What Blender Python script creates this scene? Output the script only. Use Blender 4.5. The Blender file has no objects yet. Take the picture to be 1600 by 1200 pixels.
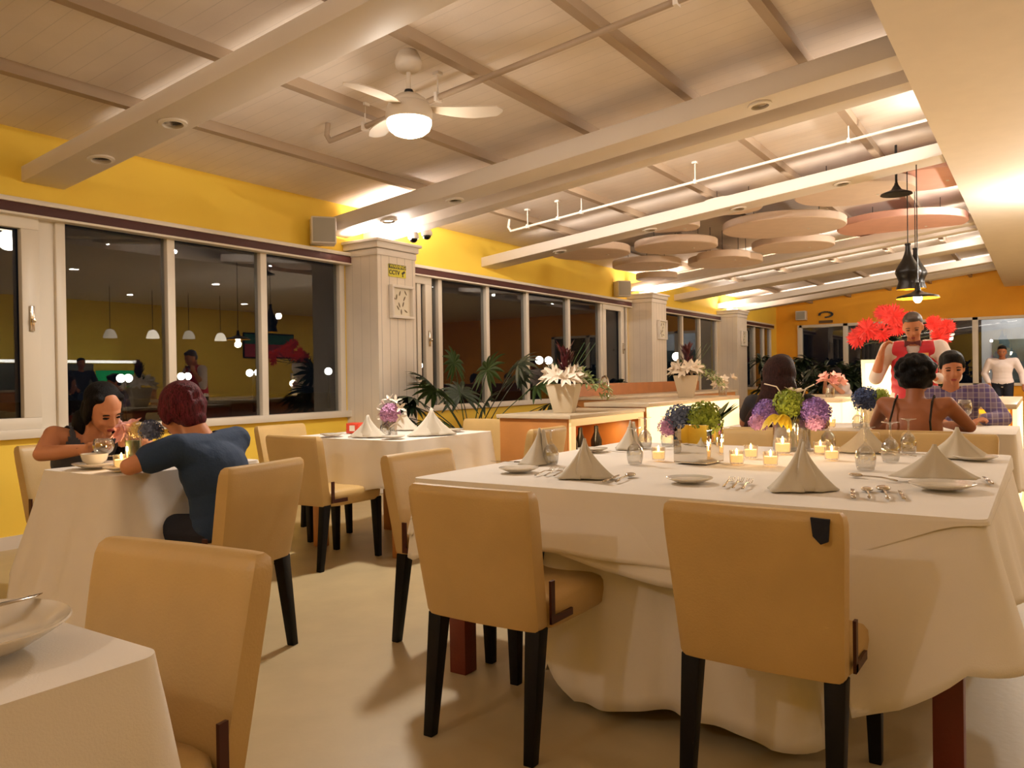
import bpy, bmesh, math, random
from mathutils import Vector, Matrix, Quaternion
random.seed(7)
PI = math.pi
C = bpy.context.scene.collection
SC = bpy.context.scene

# ------------------------------------------------------------------ camera
cam_d = bpy.data.cameras.new('camera')
cam = bpy.data.objects.new('camera', cam_d)
C.objects.link(cam)
cam_d.sensor_width = 36.0
cam_d.lens = 1250.0 / 1600.0 * 36.0
cam_d.clip_start = 0.02
yaw, pitch, roll = math.radians(33.5909), math.radians(-0.43777), math.atan(0.015)
fw = Vector((math.cos(yaw) * math.cos(pitch), math.sin(yaw) * math.cos(pitch), math.sin(pitch)))
rt = fw.cross(Vector((0, 0, 1))).normalized()
up = rt.cross(fw)
r2 = rt * math.cos(roll) - up * math.sin(roll)
u2 = up * math.cos(roll) + rt * math.sin(roll)
M = Matrix((r2, u2, -fw)).transposed().to_4x4()
M.translation = Vector((0, 0, 1.14))
cam.matrix_world = M
SC.camera = cam

# ------------------------------------------------------------------ view and world
SC.view_settings.view_transform = 'Standard'
SC.view_settings.look = 'None'
SC.view_settings.exposure = 0.0
SC.view_settings.gamma = 1.0
SC.view_settings.use_curve_mapping = False
SC.cycles.use_denoising = True
SC.cycles.max_bounces = 8
SC.cycles.diffuse_bounces = 4
SC.cycles.glossy_bounces = 4
SC.cycles.transparent_max_bounces = 16
SC.cycles.caustics_reflective = False
SC.cycles.caustics_refractive = False
SC.cycles.sample_clamp_indirect = 4.0
w = bpy.data.worlds.new('night')
SC.world = w
w.use_nodes = True
w.node_tree.nodes['Background'].inputs[0].default_value = (0.25, 0.35, 0.6, 1)
w.node_tree.nodes['Background'].inputs[1].default_value = 0.008

WARM = (1.0, 0.91, 0.82)
def area(name, loc, size, power, rot=(0, 0, 0), col=WARM, shape='DISK', size_y=None, spread=PI):
    d = bpy.data.lights.new(name, 'AREA'); d.energy = power; d.color = col; d.shape = shape; d.size = size
    if size_y: d.size_y = size_y
    d.spread = spread
    o = bpy.data.objects.new(name, d); o.location = loc; o.rotation_euler = rot; C.objects.link(o); return o
def point(name, loc, power, r=0.05, col=WARM):
    d = bpy.data.lights.new(name, 'POINT'); d.energy = power; d.color = col; d.shadow_soft_size = r
    o = bpy.data.objects.new(name, d); o.location = loc; C.objects.link(o); return o

# fill lamps added to the dropped ceiling (light only; their trims are built below)
SOFFIT_FILLS = [(x, y) for x in (-1.2, 1.6, 4.4, 7.2, 10.0, 13.0, 17.0) for y in (-1.6, -4.6)]
for x, y in SOFFIT_FILLS:
    area('soffit_fill_light', (x, y, 3.085), 0.13, {-1.6: 3 if x < 5 else 44, -4.6: 14}[y] * (2.2 if x > 12 else 1))
# added fill spots above the dropped ceiling's edge, brightening the pitched ceiling
for x in (-1.5, 1.2, 3.6, 6.6, 7.7, 9.6, 11.4, 14.2, 16.6, 19.5):
    d = bpy.data.lights.new('ceiling_fill_spot', 'SPOT'); d.energy = 32 if x < 6 else (45 if x < 8 else 85); d.color = (1.0, 0.91, 0.82); d.spot_size = math.radians(150); d.spot_blend = 1.0; d.shadow_soft_size = 0.03
    o = bpy.data.objects.new('ceiling_fill_spot', d); o.location = (x, 0.5, 3.24); o.rotation_euler = (math.radians(92), 0, 0); C.objects.link(o)
# unseen fill strips added above the beams, brightening the ceiling behind each one
for x, zb, p in ((-2.6, 2.75, 14), (0.42, 2.74, 7), (3.13, 2.70, 5), (6.46, 2.74, 95), (8.74, 2.71, 6), (12.88, 2.73, 14), (15.4, 2.74, 22), (18.9, 2.74, 22)):
    yc = 3.2
    o = area('ceiling_fill_strip', (x, yc, zb + .108 * (6 - yc) + .05), 4.6, p, col=(1.0, .90, .80), shape='RECTANGLE', size_y=.05)
    t_ = math.radians(25 if x < 6 else 38)
    zx = Vector((-math.cos(t_), 0, -math.sin(t_))); yx = Vector((0, 1, -.108)).normalized(); zx = (zx - yx * zx.dot(yx)).normalized()
    xx = yx; yy = zx.cross(xx)
    mm = Matrix((xx, yy, zx)).transposed().to_4x4(); mm.translation = o.location; o.matrix_world = mm
# fill light added out of view to brighten the far dropped ceiling
point('soffit_glow_fill', (10.4, -0.25, 2.40), 130, 0.05, (1, .93, .82))
# unseen fill light added behind the viewer for the near chairs
point('rear_fill_light', (-1.5, 2.1, 2.60), 34, 0.06, (1, .92, .84))
d = bpy.data.lights.new('fan_bowl_light', 'SPOT'); d.energy = 170; d.color = (1.0, 0.93, 0.84); d.spot_size = math.radians(172); d.spot_blend = .5; d.shadow_soft_size = 0.1
o = bpy.data.objects.new('fan_bowl_light', d); o.location = (3.93, 3.37, 2.60); C.objects.link(o)

# ------------------------------------------------------------------ materials
def lin(c):
    return tuple(((v / 255.0) / 12.92 if v / 255.0 <= 0.04045 else ((v / 255.0 + 0.055) / 1.055) ** 2.4) for v in c)
MATS = {}
def mat(name, col, rough=0.6, metal=0.0, bump=0.0, bscale=80.0, emit=0.0, ecol=None, vary=0.0, vscale=6.0, spec=0.5, sheen=0.0, trans=0.0, coat=0.0):
    if name in MATS: return MATS[name]
    m = bpy.data.materials.new(name); m.use_nodes = True
    nt = m.node_tree; b = nt.nodes['Principled BSDF']
    c = lin(col)
    b.inputs['Base Color'].default_value = (*c, 1)
    b.inputs['Roughness'].default_value = rough
    b.inputs['Metallic'].default_value = metal
    b.inputs['Specular IOR Level'].default_value = spec
    b.inputs['Sheen Weight'].default_value = sheen
    b.inputs['Coat Weight'].default_value = coat
    b.inputs['Transmission Weight'].default_value = trans
    tc = nt.nodes.new('ShaderNodeTexCoord')
    if vary > 0:
        n = nt.nodes.new('ShaderNodeTexNoise'); n.inputs['Scale'].default_value = vscale; n.inputs['Detail'].default_value = 6
        r = nt.nodes.new('ShaderNodeValToRGB')
        r.color_ramp.elements[0].position = 0.3; r.color_ramp.elements[1].position = 0.7
        r.color_ramp.elements[0].color = (*[v * (1 - vary) for v in c], 1)
        r.color_ramp.elements[1].color = (*[min(1, v * (1 + vary)) for v in c], 1)
        nt.links.new(tc.outputs['Object'], n.inputs['Vector'])
        nt.links.new(n.outputs['Fac'], r.inputs['Fac']); nt.links.new(r.outputs['Color'], b.inputs['Base Color'])
    if bump > 0:
        n2 = nt.nodes.new('ShaderNodeTexNoise'); n2.inputs['Scale'].default_value = bscale; n2.inputs['Detail'].default_value = 4
        bp = nt.nodes.new('ShaderNodeBump'); bp.inputs['Strength'].default_value = bump; bp.inputs['Distance'].default_value = 0.01
        nt.links.new(tc.outputs['Object'], n2.inputs['Vector'])
        nt.links.new(n2.outputs['Fac'], bp.inputs['Height']); nt.links.new(bp.outputs['Normal'], b.inputs['Normal'])
    if emit > 0:
        b.inputs['Emission Color'].default_value = (*lin(ecol or col), 1)
        b.inputs['Emission Strength'].default_value = emit
    MATS[name] = m
    return m

def glassy(name, tint=(1, 1, 1), f0=0.04, rough=0.0, power=4.0):
    """clear thin glass: transparent, reflecting more towards grazing angles on either side of the sheet"""
    if name in MATS: return MATS[name]
    m = bpy.data.materials.new(name); m.use_nodes = True
    nt = m.node_tree; nt.nodes.remove(nt.nodes['Principled BSDF'])
    out = nt.nodes['Material Output']
    t = nt.nodes.new('ShaderNodeBsdfTransparent'); t.inputs[0].default_value = (*tint, 1)
    g = nt.nodes.new('ShaderNodeBsdfGlossy'); g.inputs['Roughness'].default_value = rough
    f = nt.nodes.new('ShaderNodeLayerWeight'); f.inputs[0].default_value = 0.5
    pw = nt.nodes.new('ShaderNodeMath'); pw.operation = 'POWER'; pw.inputs[1].default_value = power
    ml = nt.nodes.new('ShaderNodeMath'); ml.operation = 'MULTIPLY_ADD'; ml.inputs[1].default_value = 1 - f0; ml.inputs[2].default_value = f0
    mx = nt.nodes.new('ShaderNodeMixShader')
    nt.links.new(f.outputs['Facing'], pw.inputs[0]); nt.links.new(pw.outputs[0], ml.inputs[0]); nt.links.new(ml.outputs[0], mx.inputs[0])
    nt.links.new(t.outputs[0], mx.inputs[1]); nt.links.new(g.outputs[0], mx.inputs[2])
    nt.links.new(mx.outputs[0], out.inputs[0])
    MATS[name] = m
    return m
def hairmat(name, col):
    m = mat(name, col, 0.55, spec=0.15); nt = m.node_tree; b = nt.nodes['Principled BSDF']; c = lin(col)
    tc = nt.nodes.new('ShaderNodeTexCoord'); mp = nt.nodes.new('ShaderNodeMapping'); mp.inputs['Scale'].default_value = (150, 150, 9)
    n = nt.nodes.new('ShaderNodeTexNoise'); n.inputs['Scale'].default_value = 1.0; n.inputs['Detail'].default_value = 4; n.inputs['Distortion'].default_value = 1.5
    r = nt.nodes.new('ShaderNodeValToRGB'); r.color_ramp.elements[0].position = .35; r.color_ramp.elements[1].position = .68
    r.color_ramp.elements[0].color = (*[v * .35 for v in c], 1); r.color_ramp.elements[1].color = (*[min(1, v * 1.9) for v in c], 1)
    bp = nt.nodes.new('ShaderNodeBump'); bp.inputs['Strength'].default_value = .9; bp.inputs['Distance'].default_value = .008
    nt.links.new(tc.outputs['Object'], mp.inputs[0]); nt.links.new(mp.outputs[0], n.inputs['Vector']); nt.links.new(n.outputs['Fac'], r.inputs[0]); nt.links.new(r.outputs[0], b.inputs['Base Color'])
    nt.links.new(n.outputs['Fac'], bp.inputs['Height']); nt.links.new(bp.outputs[0], b.inputs['Normal'])
    return m

def grooves(name, col, axis, period, rough=0.6, depth=0.9, dark=0.55, width=0.06, bump=0.1):
    """painted boards: thin grooves every `period` metres along one object axis"""
    if name in MATS: return MATS[name]
    m = mat(name, col, rough, bump=bump, bscale=60, vary=0.05, vscale=3)
    nt = m.node_tree; b = nt.nodes['Principled BSDF']
    tc = nt.nodes.new('ShaderNodeTexCoord'); sep = nt.nodes.new('ShaderNodeSeparateXYZ')
    nt.links.new(tc.outputs['Object'], sep.inputs[0])
    d = nt.nodes.new('ShaderNodeMath'); d.operation = 'DIVIDE'; d.inputs[1].default_value = period
    fr = nt.nodes.new('ShaderNodeMath'); fr.operation = 'FRACT'
    lt = nt.nodes.new('ShaderNodeMath'); lt.operation = 'LESS_THAN'; lt.inputs[1].default_value = width
    nt.links.new(sep.outputs['XYZ'.index(axis)], d.inputs[0]); nt.links.new(d.outputs[0], fr.inputs[0]); nt.links.new(fr.outputs[0], lt.inputs[0])
    mx = nt.nodes.new('ShaderNodeMix'); mx.data_type = 'RGBA'
    nt.links.new(lt.outputs[0], mx.inputs['Factor'])
    src = b.inputs['Base Color'].links[0].from_socket
    nt.links.new(src, mx.inputs['A']); mx.inputs['B'].default_value = (*[v * dark for v in lin(col)], 1)
    nt.links.new(mx.outputs['Result'], b.inputs['Base Color'])
    return m

M_wall = mat('yellow_paint', (254, 214, 80), 0.7, bump=0.06, bscale=120, vary=0.05, vscale=1.5)
M_ceil = grooves('ceiling_boards', (228, 215, 202), 'X', 0.12, dark=0.86, width=0.05)
M_white = mat('white_paint', (230, 221, 210), 0.5, bump=0.03, vary=0.02)
M_beam = mat('beam_paint', (226, 215, 203), 0.5, bump=0.03, vary=0.03, vscale=2)
M_batten = mat('batten_paint', (168, 146, 122), 0.6)
M_soff = mat('soffit_plaster', (232, 219, 203), 0.75, bump=0.05, bscale=60, vary=0.02)
M_col = grooves('column_boards', (228, 216, 200), 'X', 0.12, dark=0.5, width=0.05)
M_coly = grooves('column_boards_side', (228, 216, 200), 'Y', 0.12, dark=0.8, width=0.05)
M_frame = mat('window_frame_paint', (226, 216, 200), 0.4, bump=0.02)
M_blind = mat('maroon_blind', (72, 30, 24), 0.6, bump=0.1)
M_floor = mat('floor_stone', (190, 170, 130), 0.42, bump=0.08, bscale=30, vary=0.06, vscale=5)
M_pane = glassy('window_glass', (0.80, 0.82, 0.82), 0.07, 0.0, 5.0)
M_chair = mat('beige_leatherette', (200, 166, 108), 0.42, bump=0.12, bscale=160, vary=0.05, vscale=7)
M_leg = mat('dark_wood_leg', (14, 12, 16), 0.5, spec=.2, bump=0.05)
M_brk = mat('maroon_bracket', (66, 22, 14), 0.4)
M_cloth = mat('white_cloth', (236, 227, 216), 0.85, bump=0.08, bscale=300, sheen=0.2, vary=0.02)
M_napk = mat('napkin_cloth', (206, 196, 178), 0.9, bump=0.08, bscale=300, sheen=0.2)
M_tleg = mat('reddish_table_wood', (104, 38, 22), 0.4, bump=0.1, vary=0.15)
M_oak = mat('oak_veneer', (192, 128, 66), 0.45, bump=0.06, vary=0.1, vscale=4)
M_oaklt = mat('light_wood', (206, 160, 100), 0.5, bump=0.06, vary=0.1)
M_top = mat('stone_counter', (206, 188, 160), 0.3, vary=0.06, bump=0.02)
M_china = mat('white_china', (226, 216, 200), 0.2, coat=0.4)
M_steel = mat('cutlery_steel', (200, 190, 175), 0.18, 1.0)
M_mirror = mat('mirror_glass', (225, 220, 210), 0.03, 1.0)
M_glass = glassy('drinking_glass', (0.93, 0.93, 0.92), 0.15, 0.0, 2.0)
M_votive = glassy('frosted_votive', (0.9, 0.85, 0.78), 0.15, 0.3, 3.0)
M_flame = mat('flame', (255, 190, 90), 0.5, emit=30, ecol=(255, 205, 130))
M_wax = mat('wax', (245, 225, 195), 0.4, emit=1.6, ecol=(255, 196, 120))
M_bulb = mat('lamp_glass_lit', (255, 240, 215), 0.4, emit=16, ecol=(255, 232, 196))
M_black = mat('black_metal', (22, 18, 16), 0.35, 0.4)
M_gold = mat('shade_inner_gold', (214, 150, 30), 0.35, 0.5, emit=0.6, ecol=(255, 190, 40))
M_glow = mat('glowing_panel', (255, 236, 190), 0.5, emit=1.25, ecol=(255, 228, 170))
M_glowy = mat('glowing_amber_panel', (255, 196, 60), 0.5, emit=0.95, ecol=(255, 190, 40))
M_fan = mat('fan_white', (214, 200, 182), 0.35)
M_disc = mat('acoustic_felt', (228, 206, 188), 0.95, bump=0.15, bscale=200, vary=0.04)
M_disc2 = mat('acoustic_felt_pink', (230, 178, 160), 0.95, bump=0.15, bscale=200, vary=0.04)
M_green = mat('leaf_green', (48, 74, 30), 0.5, vary=0.25, vscale=20)
M_dgreen = mat('leaf_dark_green', (26, 42, 20), 0.5, vary=0.25, vscale=20)
M_lgreen = mat('leaf_pale_green', (150, 164, 110), 0.6, vary=0.2, vscale=30)
M_hydg = mat('hydrangea_green', (142, 158, 48), 0.7, vary=0.3, vscale=40)
M_hydb = mat('hydrangea_blue', (100, 110, 140), 0.7, vary=0.3, vscale=40)
M_hydp = mat('hydrangea_purple', (152, 116, 190), 0.7, vary=0.3, vscale=40)
M_hydk = mat('hydrangea_pink', (204, 150, 190), 0.7, vary=0.2, vscale=40)
M_lily = mat('lily_petal', (240, 226, 208), 0.6)
M_pink = mat('pink_petal', (238, 176, 166), 0.6, vary=0.1)
M_callay = mat('yellow_calla', (232, 196, 44), 0.5)
M_redfl = mat('red_petal', (186, 28, 20), 0.6, vary=0.2, vscale=30)
M_hel = mat('maroon_heliconia', (70, 10, 18), 0.5, vary=0.2, vscale=30)
M_pot = mat('white_planter', (206, 190, 164), 0.45, bump=0.05)
M_soil = mat('soil', (50, 34, 22), 0.9, bump=0.4)
M_skin = mat('skin', (206, 142, 106), 0.5, bump=0.03, spec=0.3)
M_skind = mat('skin_tan', (150, 92, 60), 0.5, bump=0.03, spec=0.3)
M_hair = hairmat('black_hair', (11, 8, 9))
M_hairb = hairmat('brown_hair', (44, 20, 16))
M_hairr = hairmat('reddish_dyed_hair', (88, 30, 40))
M_skinw = mat('skin_medium', (190, 124, 88), 0.5, bump=0.03, spec=0.3)
M_wallfar = mat('amber_paint', (238, 166, 36), 0.7, bump=0.06, bscale=120, vary=0.05, vscale=1.5)
M_teal = mat('teal_tshirt', (32, 54, 86), 0.85, bump=0.15, bscale=90)
M_greytop = mat('grey_top', (74, 76, 88), 0.85, bump=0.15, bscale=90)
M_darkcloth = mat('dark_trousers', (24, 26, 40), 0.85, bump=0.15)
M_vest = mat('red_vest', (190, 26, 44), 0.6, bump=0.08)
M_shirt = mat('white_shirt', (222, 206, 200), 0.8, bump=0.1)
M_bow = mat('dark_red_bow', (84, 12, 18), 0.6)
M_lip = mat('lips', (150, 62, 54), 0.4)
M_eye = mat('eye_white', (214, 200, 190), 0.3)
M_iris = mat('dark_iris', (20, 12, 10), 0.2)
M_stem = mat('brown_stem', (70, 60, 34), 0.6)
M_dark = mat('dark_exterior', (20, 20, 24), 0.9)

# ------------------------------------------------------------------ object helpers
def tag(o, label=None, cat=None, group=None, kind=None):
    if label: o['label'] = label
    if cat: o['category'] = cat
    if group: o['group'] = group
    if kind: o['kind'] = kind
    return o
def thing(name, label, cat, loc=(0, 0, 0), rz=0.0, group=None, kind=None):
    o = bpy.data.objects.new(name, None); C.objects.link(o)
    o.empty_display_size = 0.1
    o.location = loc; o.rotation_euler = (0, 0, rz)
    return tag(o, label, cat, group, kind)
def mesh_obj(name, me, parent=None, loc=None, rz=0.0):
    o = bpy.data.objects.new(name, me); C.objects.link(o)
    if parent: o.parent = parent
    if loc: o.location = loc
    if rz: o.rotation_euler = (0, 0, rz)
    return o
def copy_tree(o, parent=None):
    c = o.copy(); C.objects.link(c); c.parent = parent
    for ch in list(o.children): copy_tree(ch, c)
    return c

class MB:
    def __init__(s): s.v = []; s.f = []; s.m = []; s.mi = 0
    def add(s, vs, fs, T=None):
        n = len(s.v)
        s.v += [tuple(T @ Vector(p)) if T else tuple(p) for p in vs]
        s.f += [tuple(i + n for i in f) for f in fs]; s.m += [s.mi] * len(fs)
        return s
    def box(s, c, d, T=None):
        x, y, z = c; a, b, h = d[0] / 2, d[1] / 2, d[2] / 2
        vs = [(x + i * a, y + j * b, z + k * h) for k in (-1, 1) for j in (-1, 1) for i in (-1, 1)]
        return s.add(vs, [(0, 2, 3, 1), (4, 5, 7, 6), (0, 1, 5, 4), (2, 6, 7, 3), (0, 4, 6, 2), (1, 3, 7, 5)], T)
    def b(s, x0, x1, y0, y1, z0, z1, T=None):
        return s.box(((x0 + x1) / 2, (y0 + y1) / 2, (z0 + z1) / 2), (x1 - x0, y1 - y0, z1 - z0), T)
    def taper(s, c0, d0, c1, d1, T=None):
        vs = []
        for c, d in ((c0, d0), (c1, d1)):
            vs += [(c[0] + i * d[0] / 2, c[1] + j * d[1] / 2, c[2]) for j in (-1, 1) for i in (-1, 1)]
        return s.add(vs, [(0, 2, 3, 1), (4, 5, 7, 6), (0, 1, 5, 4), (2, 6, 7, 3), (0, 4, 6, 2), (1, 3, 7, 5)], T)
    def lathe(s, prof, n=24, T=None, cap=True):
        vs = []; fs = []
        for r, z in prof:
            vs += [(r * math.cos(2 * PI * i / n), r * math.sin(2 * PI * i / n), z) for i in range(n)]
        for k in range(len(prof) - 1):
            for i in range(n):
                j = (i + 1) % n
                fs.append((k * n + i, k * n + j, (k + 1) * n + j, (k + 1) * n + i))
        if cap:
            fs.append(tuple(range(n - 1, -1, -1))); fs.append(tuple(len(vs) - n + i for i in range(n)))
        return s.add(vs, fs, T)
    def tube(s, pts, r, n=8, T=None, r1=None):
        pts = [Vector(p) for p in pts]; vs = []; fs = []
        L = len(pts)
        prev = None
        for k, p in enumerate(pts):
            t = (pts[min(k + 1, L - 1)] - pts[max(k - 1, 0)]).normalized()
            if prev is None:
                a = t.orthogonal().normalized()
            else:
                a = (prev - t * prev.dot(t)).normalized()
            prev = a; b = t.cross(a)
            rr = r if r1 is None else r + (r1 - r) * k / (L - 1)
            vs += [tuple(p + (a * math.cos(2 * PI * i / n) + b * math.sin(2 * PI * i / n)) * rr) for i in range(n)]
        for k in range(L - 1):
            for i in range(n):
                j = (i + 1) % n
                fs.append((k * n + i, k * n + j, (k + 1) * n + j, (k + 1) * n + i))
        fs.append(tuple(range(n - 1, -1, -1))); fs.append(tuple((L - 1) * n + i for i in range(n)))
        return s.add(vs, fs, T)
    def ell(s, c, r, T=None, nu=16, nv=10, R=None):
        vs = []; fs = []
        c = Vector(c)
        for j in range(1, nv):
            ph = PI * j / nv
            for i in range(nu):
                th = 2 * PI * i / nu
                p = Vector((r[0] * math.sin(ph) * math.cos(th), r[1] * math.sin(ph) * math.sin(th), r[2] * math.cos(ph)))
                if R: p = R @ p
                vs.append(tuple(c + p))
        a = Vector((0, 0, r[2])); bq = Vector((0, 0, -r[2]))
        if R: a = R @ a; bq = R @ bq
        vs.append(tuple(c + a)); vs.append(tuple(c + bq)); top = len(vs) - 2; bot = top + 1
        for j in range(nv - 2):
            for i in range(nu):
                k = (i + 1) % nu
                fs.append((j * nu + i, (j + 1) * nu + i, (j + 1) * nu + k, j * nu + k))
        for i in range(nu):
            k = (i + 1) % nu
            fs.append((top, i, k)); fs.append((bot, (nv - 2) * nu + k, (nv - 2) * nu + i))
        return s.add(vs, fs, T)
    def cap(s, p0, r0, p1, r1, n=14, T=None):
        """tapered capsule"""
        p0 = Vector(p0); p1 = Vector(p1)
        d = (p1 - p0)
        L = d.length
        q = Vector((0, 0, 1)).rotation_difference(d.normalized()) if L > 1e-6 else Quaternion()
        prof = []
        K = 5
        for k in range(K + 1):
            a = PI / 2 * k / K
            prof.append((max(1e-4, r0 * math.sin(a)), -r0 * math.cos(a)))
        for k in range(K + 1):
            a = PI / 2 * k / K
            prof.append((max(1e-4, r1 * math.cos(a)), L + r1 * math.sin(a)))
        MT = Matrix.Translation(p0) @ q.to_matrix().to_4x4()
        if T: MT = T @ MT
        return s.lathe(prof, n, MT)
    def mesh(s, name, mats, smooth=False):
        me = bpy.data.meshes.new(name); me.from_pydata(s.v, [], s.f)
        for m in (mats if isinstance(mats, (list, tuple)) else [mats]): me.materials.append(m)
        if isinstance(mats, (list, tuple)) and len(mats) > 1:
            me.polygons.foreach_set('material_index', s.m)
        if smooth: me.polygons.foreach_set('use_smooth', [True] * len(me.polygons))
        me.validate(); me.update()
        return me
    def build(s, name, mats, parent=None, loc=None, rz=0.0, smooth=False, bevel=0.0, segs=2):
        me = s.mesh(name, mats, smooth)
        if bevel:
            bm = bmesh.new(); bm.from_mesh(me)
            bmesh.ops.recalc_face_normals(bm, faces=bm.faces)
            es = [e for e in bm.edges if len(e.link_faces) == 2 and e.calc_face_angle(0) > 0.6]
            bmesh.ops.bevel(bm, geom=es, offset=bevel, segments=segs, profile=0.5, affect='EDGES', clamp_overlap=True)
            bm.to_mesh(me); bm.free()
            me.polygons.foreach_set('use_smooth', [True] * len(me.polygons))
        if smooth or bevel:
            try: me.set_sharp_from_angle(angle=math.radians(42))
            except Exception: pass
        return mesh_obj(name, me, parent, loc, rz)

def remesh(mb, name, m, voxel, smooth=4, parent=None, loc=None, displace=None):
    """fuse the collected shapes into one continuous surface"""
    me = mb.mesh(name + '_src', m)
    o = bpy.data.objects.new(name + '_tmp', me); C.objects.link(o)
    md = o.modifiers.new('r', 'REMESH'); md.mode = 'VOXEL'; md.voxel_size = voxel; md.use_smooth_shade = True
    if smooth:
        sm = o.modifiers.new('s', 'SMOOTH'); sm.iterations = smooth; sm.factor = 0.5
    dg = bpy.context.evaluated_depsgraph_get(); dg.update()
    me2 = bpy.data.meshes.new_from_object(o.evaluated_get(dg)); me2.name = name
    bpy.data.objects.remove(o); bpy.data.meshes.remove(me)
    if not me2.materials: me2.materials.append(m)
    if displace:
        for v in me2.vertices: v.co = displace(v.co)
    me2.polygons.foreach_set('use_smooth', [True] * len(me2.polygons))
    return mesh_obj(name, me2, parent, loc)

def smoothcurve(a, b, t): t = max(0, min(1, t)); t = t * t * (3 - 2 * t); return a + (b - a) * t
def interp(tab, x):
    if x <= tab[0][0]: return tab[0][1]
    for (a, va), (b, vb) in zip(tab, tab[1:]):
        if x <= b: return va + (vb - va) * (x - a) / (b - a)
    return tab[-1][1]

SL = 0.108                      # slope of the pitched ceiling
def cz(y, z0=2.95): return z0 + SL * (6.0 - y)
XB, XE, YR, YL = -3.0, 22.0, -6.5, 6.0

# ================================================================== SETTING
def struct(o, label=None, cat=None): return tag(o, label, cat, None, 'structure')
struct(MB().b(XB, XE, YR, YL, -0.1, 0.0).build('floor', M_floor), 'pale cream stone floor of the dining room', 'floor')

# pitched ceiling with its grid of battens
yb = 0.62
mb = MB()
vs = [(XB, yb, cz(yb)), (XE, yb, cz(yb)), (XE, YL + .1, cz(YL + .1)), (XB, YL + .1, cz(YL + .1))]
vs += [(x, y, z + 0.1) for x, y, z in vs]
mb.add(vs, [(0, 1, 2, 3), (7, 6, 5, 4), (0, 4, 5, 1), (1, 5, 6, 2), (2, 6, 7, 3), (3, 7, 4, 0)])
struct(mb.build('ceiling', M_ceil), 'pitched white boarded ceiling rising away from the window wall', 'ceiling')
# dropped flat ceiling on the right: a shallow tray with an upstand at its edge
mb = MB().b(XB, XE, YR, 0.74, 3.1, 3.14)
mb.b(XB, XE, 0.71, 0.74, 3.14, 3.17)
mb.b(XB, XE, 0.28, 0.34, 3.14, 3.7)
struct(mb.build('ceiling', M_soff), 'flat dropped plaster ceiling over the right side', 'ceiling')

def sloped_beam(x0, x1, zb, h, y0=0.76, y1=6.0):
    mb = MB()
    vs = [(x0, y0, zb + SL * (6 - y0)), (x1, y0, zb + SL * (6 - y0)), (x1, y1, zb + SL * (6 - y1)), (x0, y1, zb + SL * (6 - y1))]
    vs += [(x, y, z + h) for x, y, z in vs]
    mb.add(vs, [(3, 2, 1, 0), (4, 5, 6, 7), (0, 1, 5, 4), (1, 2, 6, 5), (2, 3, 7, 6), (3, 0, 4, 7)])
    return mb
tn = [0]
def trim(mb, m, label, bevel=0.0, cat='trim'):
    tn[0] += 1
    return struct(mb.build('trim_%d' % tn[0], m, bevel=bevel), label, cat)
beams = [(0.1, 0.4, 2.60, .12, 'behind the left edge of the picture'),
         (2.81, 3.11, 2.575, .11, 'crossing above the first window bay with two unlit downlights'),
         (5.68, 5.98, 2.61, .15, 'meeting the left side of the first column'),
         (6.22, 6.42, 2.60, .12, 'above the middle of the first column'),
         (8.36, 8.69, 2.57, .12, 'thin one over the second window bay, in front of the round discs'),
         (12.60, 12.85, 2.60, .12, 'meeting the left side of the second column'),
         (13.15, 13.35, 2.60, .10, 'meeting the right side of the second column'),
         (14.8, 15.3, 2.60, .12, 'between the second and third column'),
         (17.3, 17.6, 2.60, .12, 'meeting the third column'),
         (18.5, 18.8, 2.60, .12, 'last one before the far yellow wall')]
for x0, x1, zb, h, lab in beams:
    trim(sloped_beam(x0, x1, zb, h), M_beam, 'white ceiling beam ' + lab, 0.004, 'beam')
for k, y in enumerate((5.08, 4.13, 3.18, 2.28, 1.42)):
    mb = MB().b(XB, XE, y - .035, y + .035, cz(y) - .07, cz(y) + .01)
    trim(mb, M_batten, 'long grey white batten under the pitched ceiling, %s from the window wall' % ['first', 'second', 'third', 'fourth', 'fifth'][k], 0, 'batten')

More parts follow.
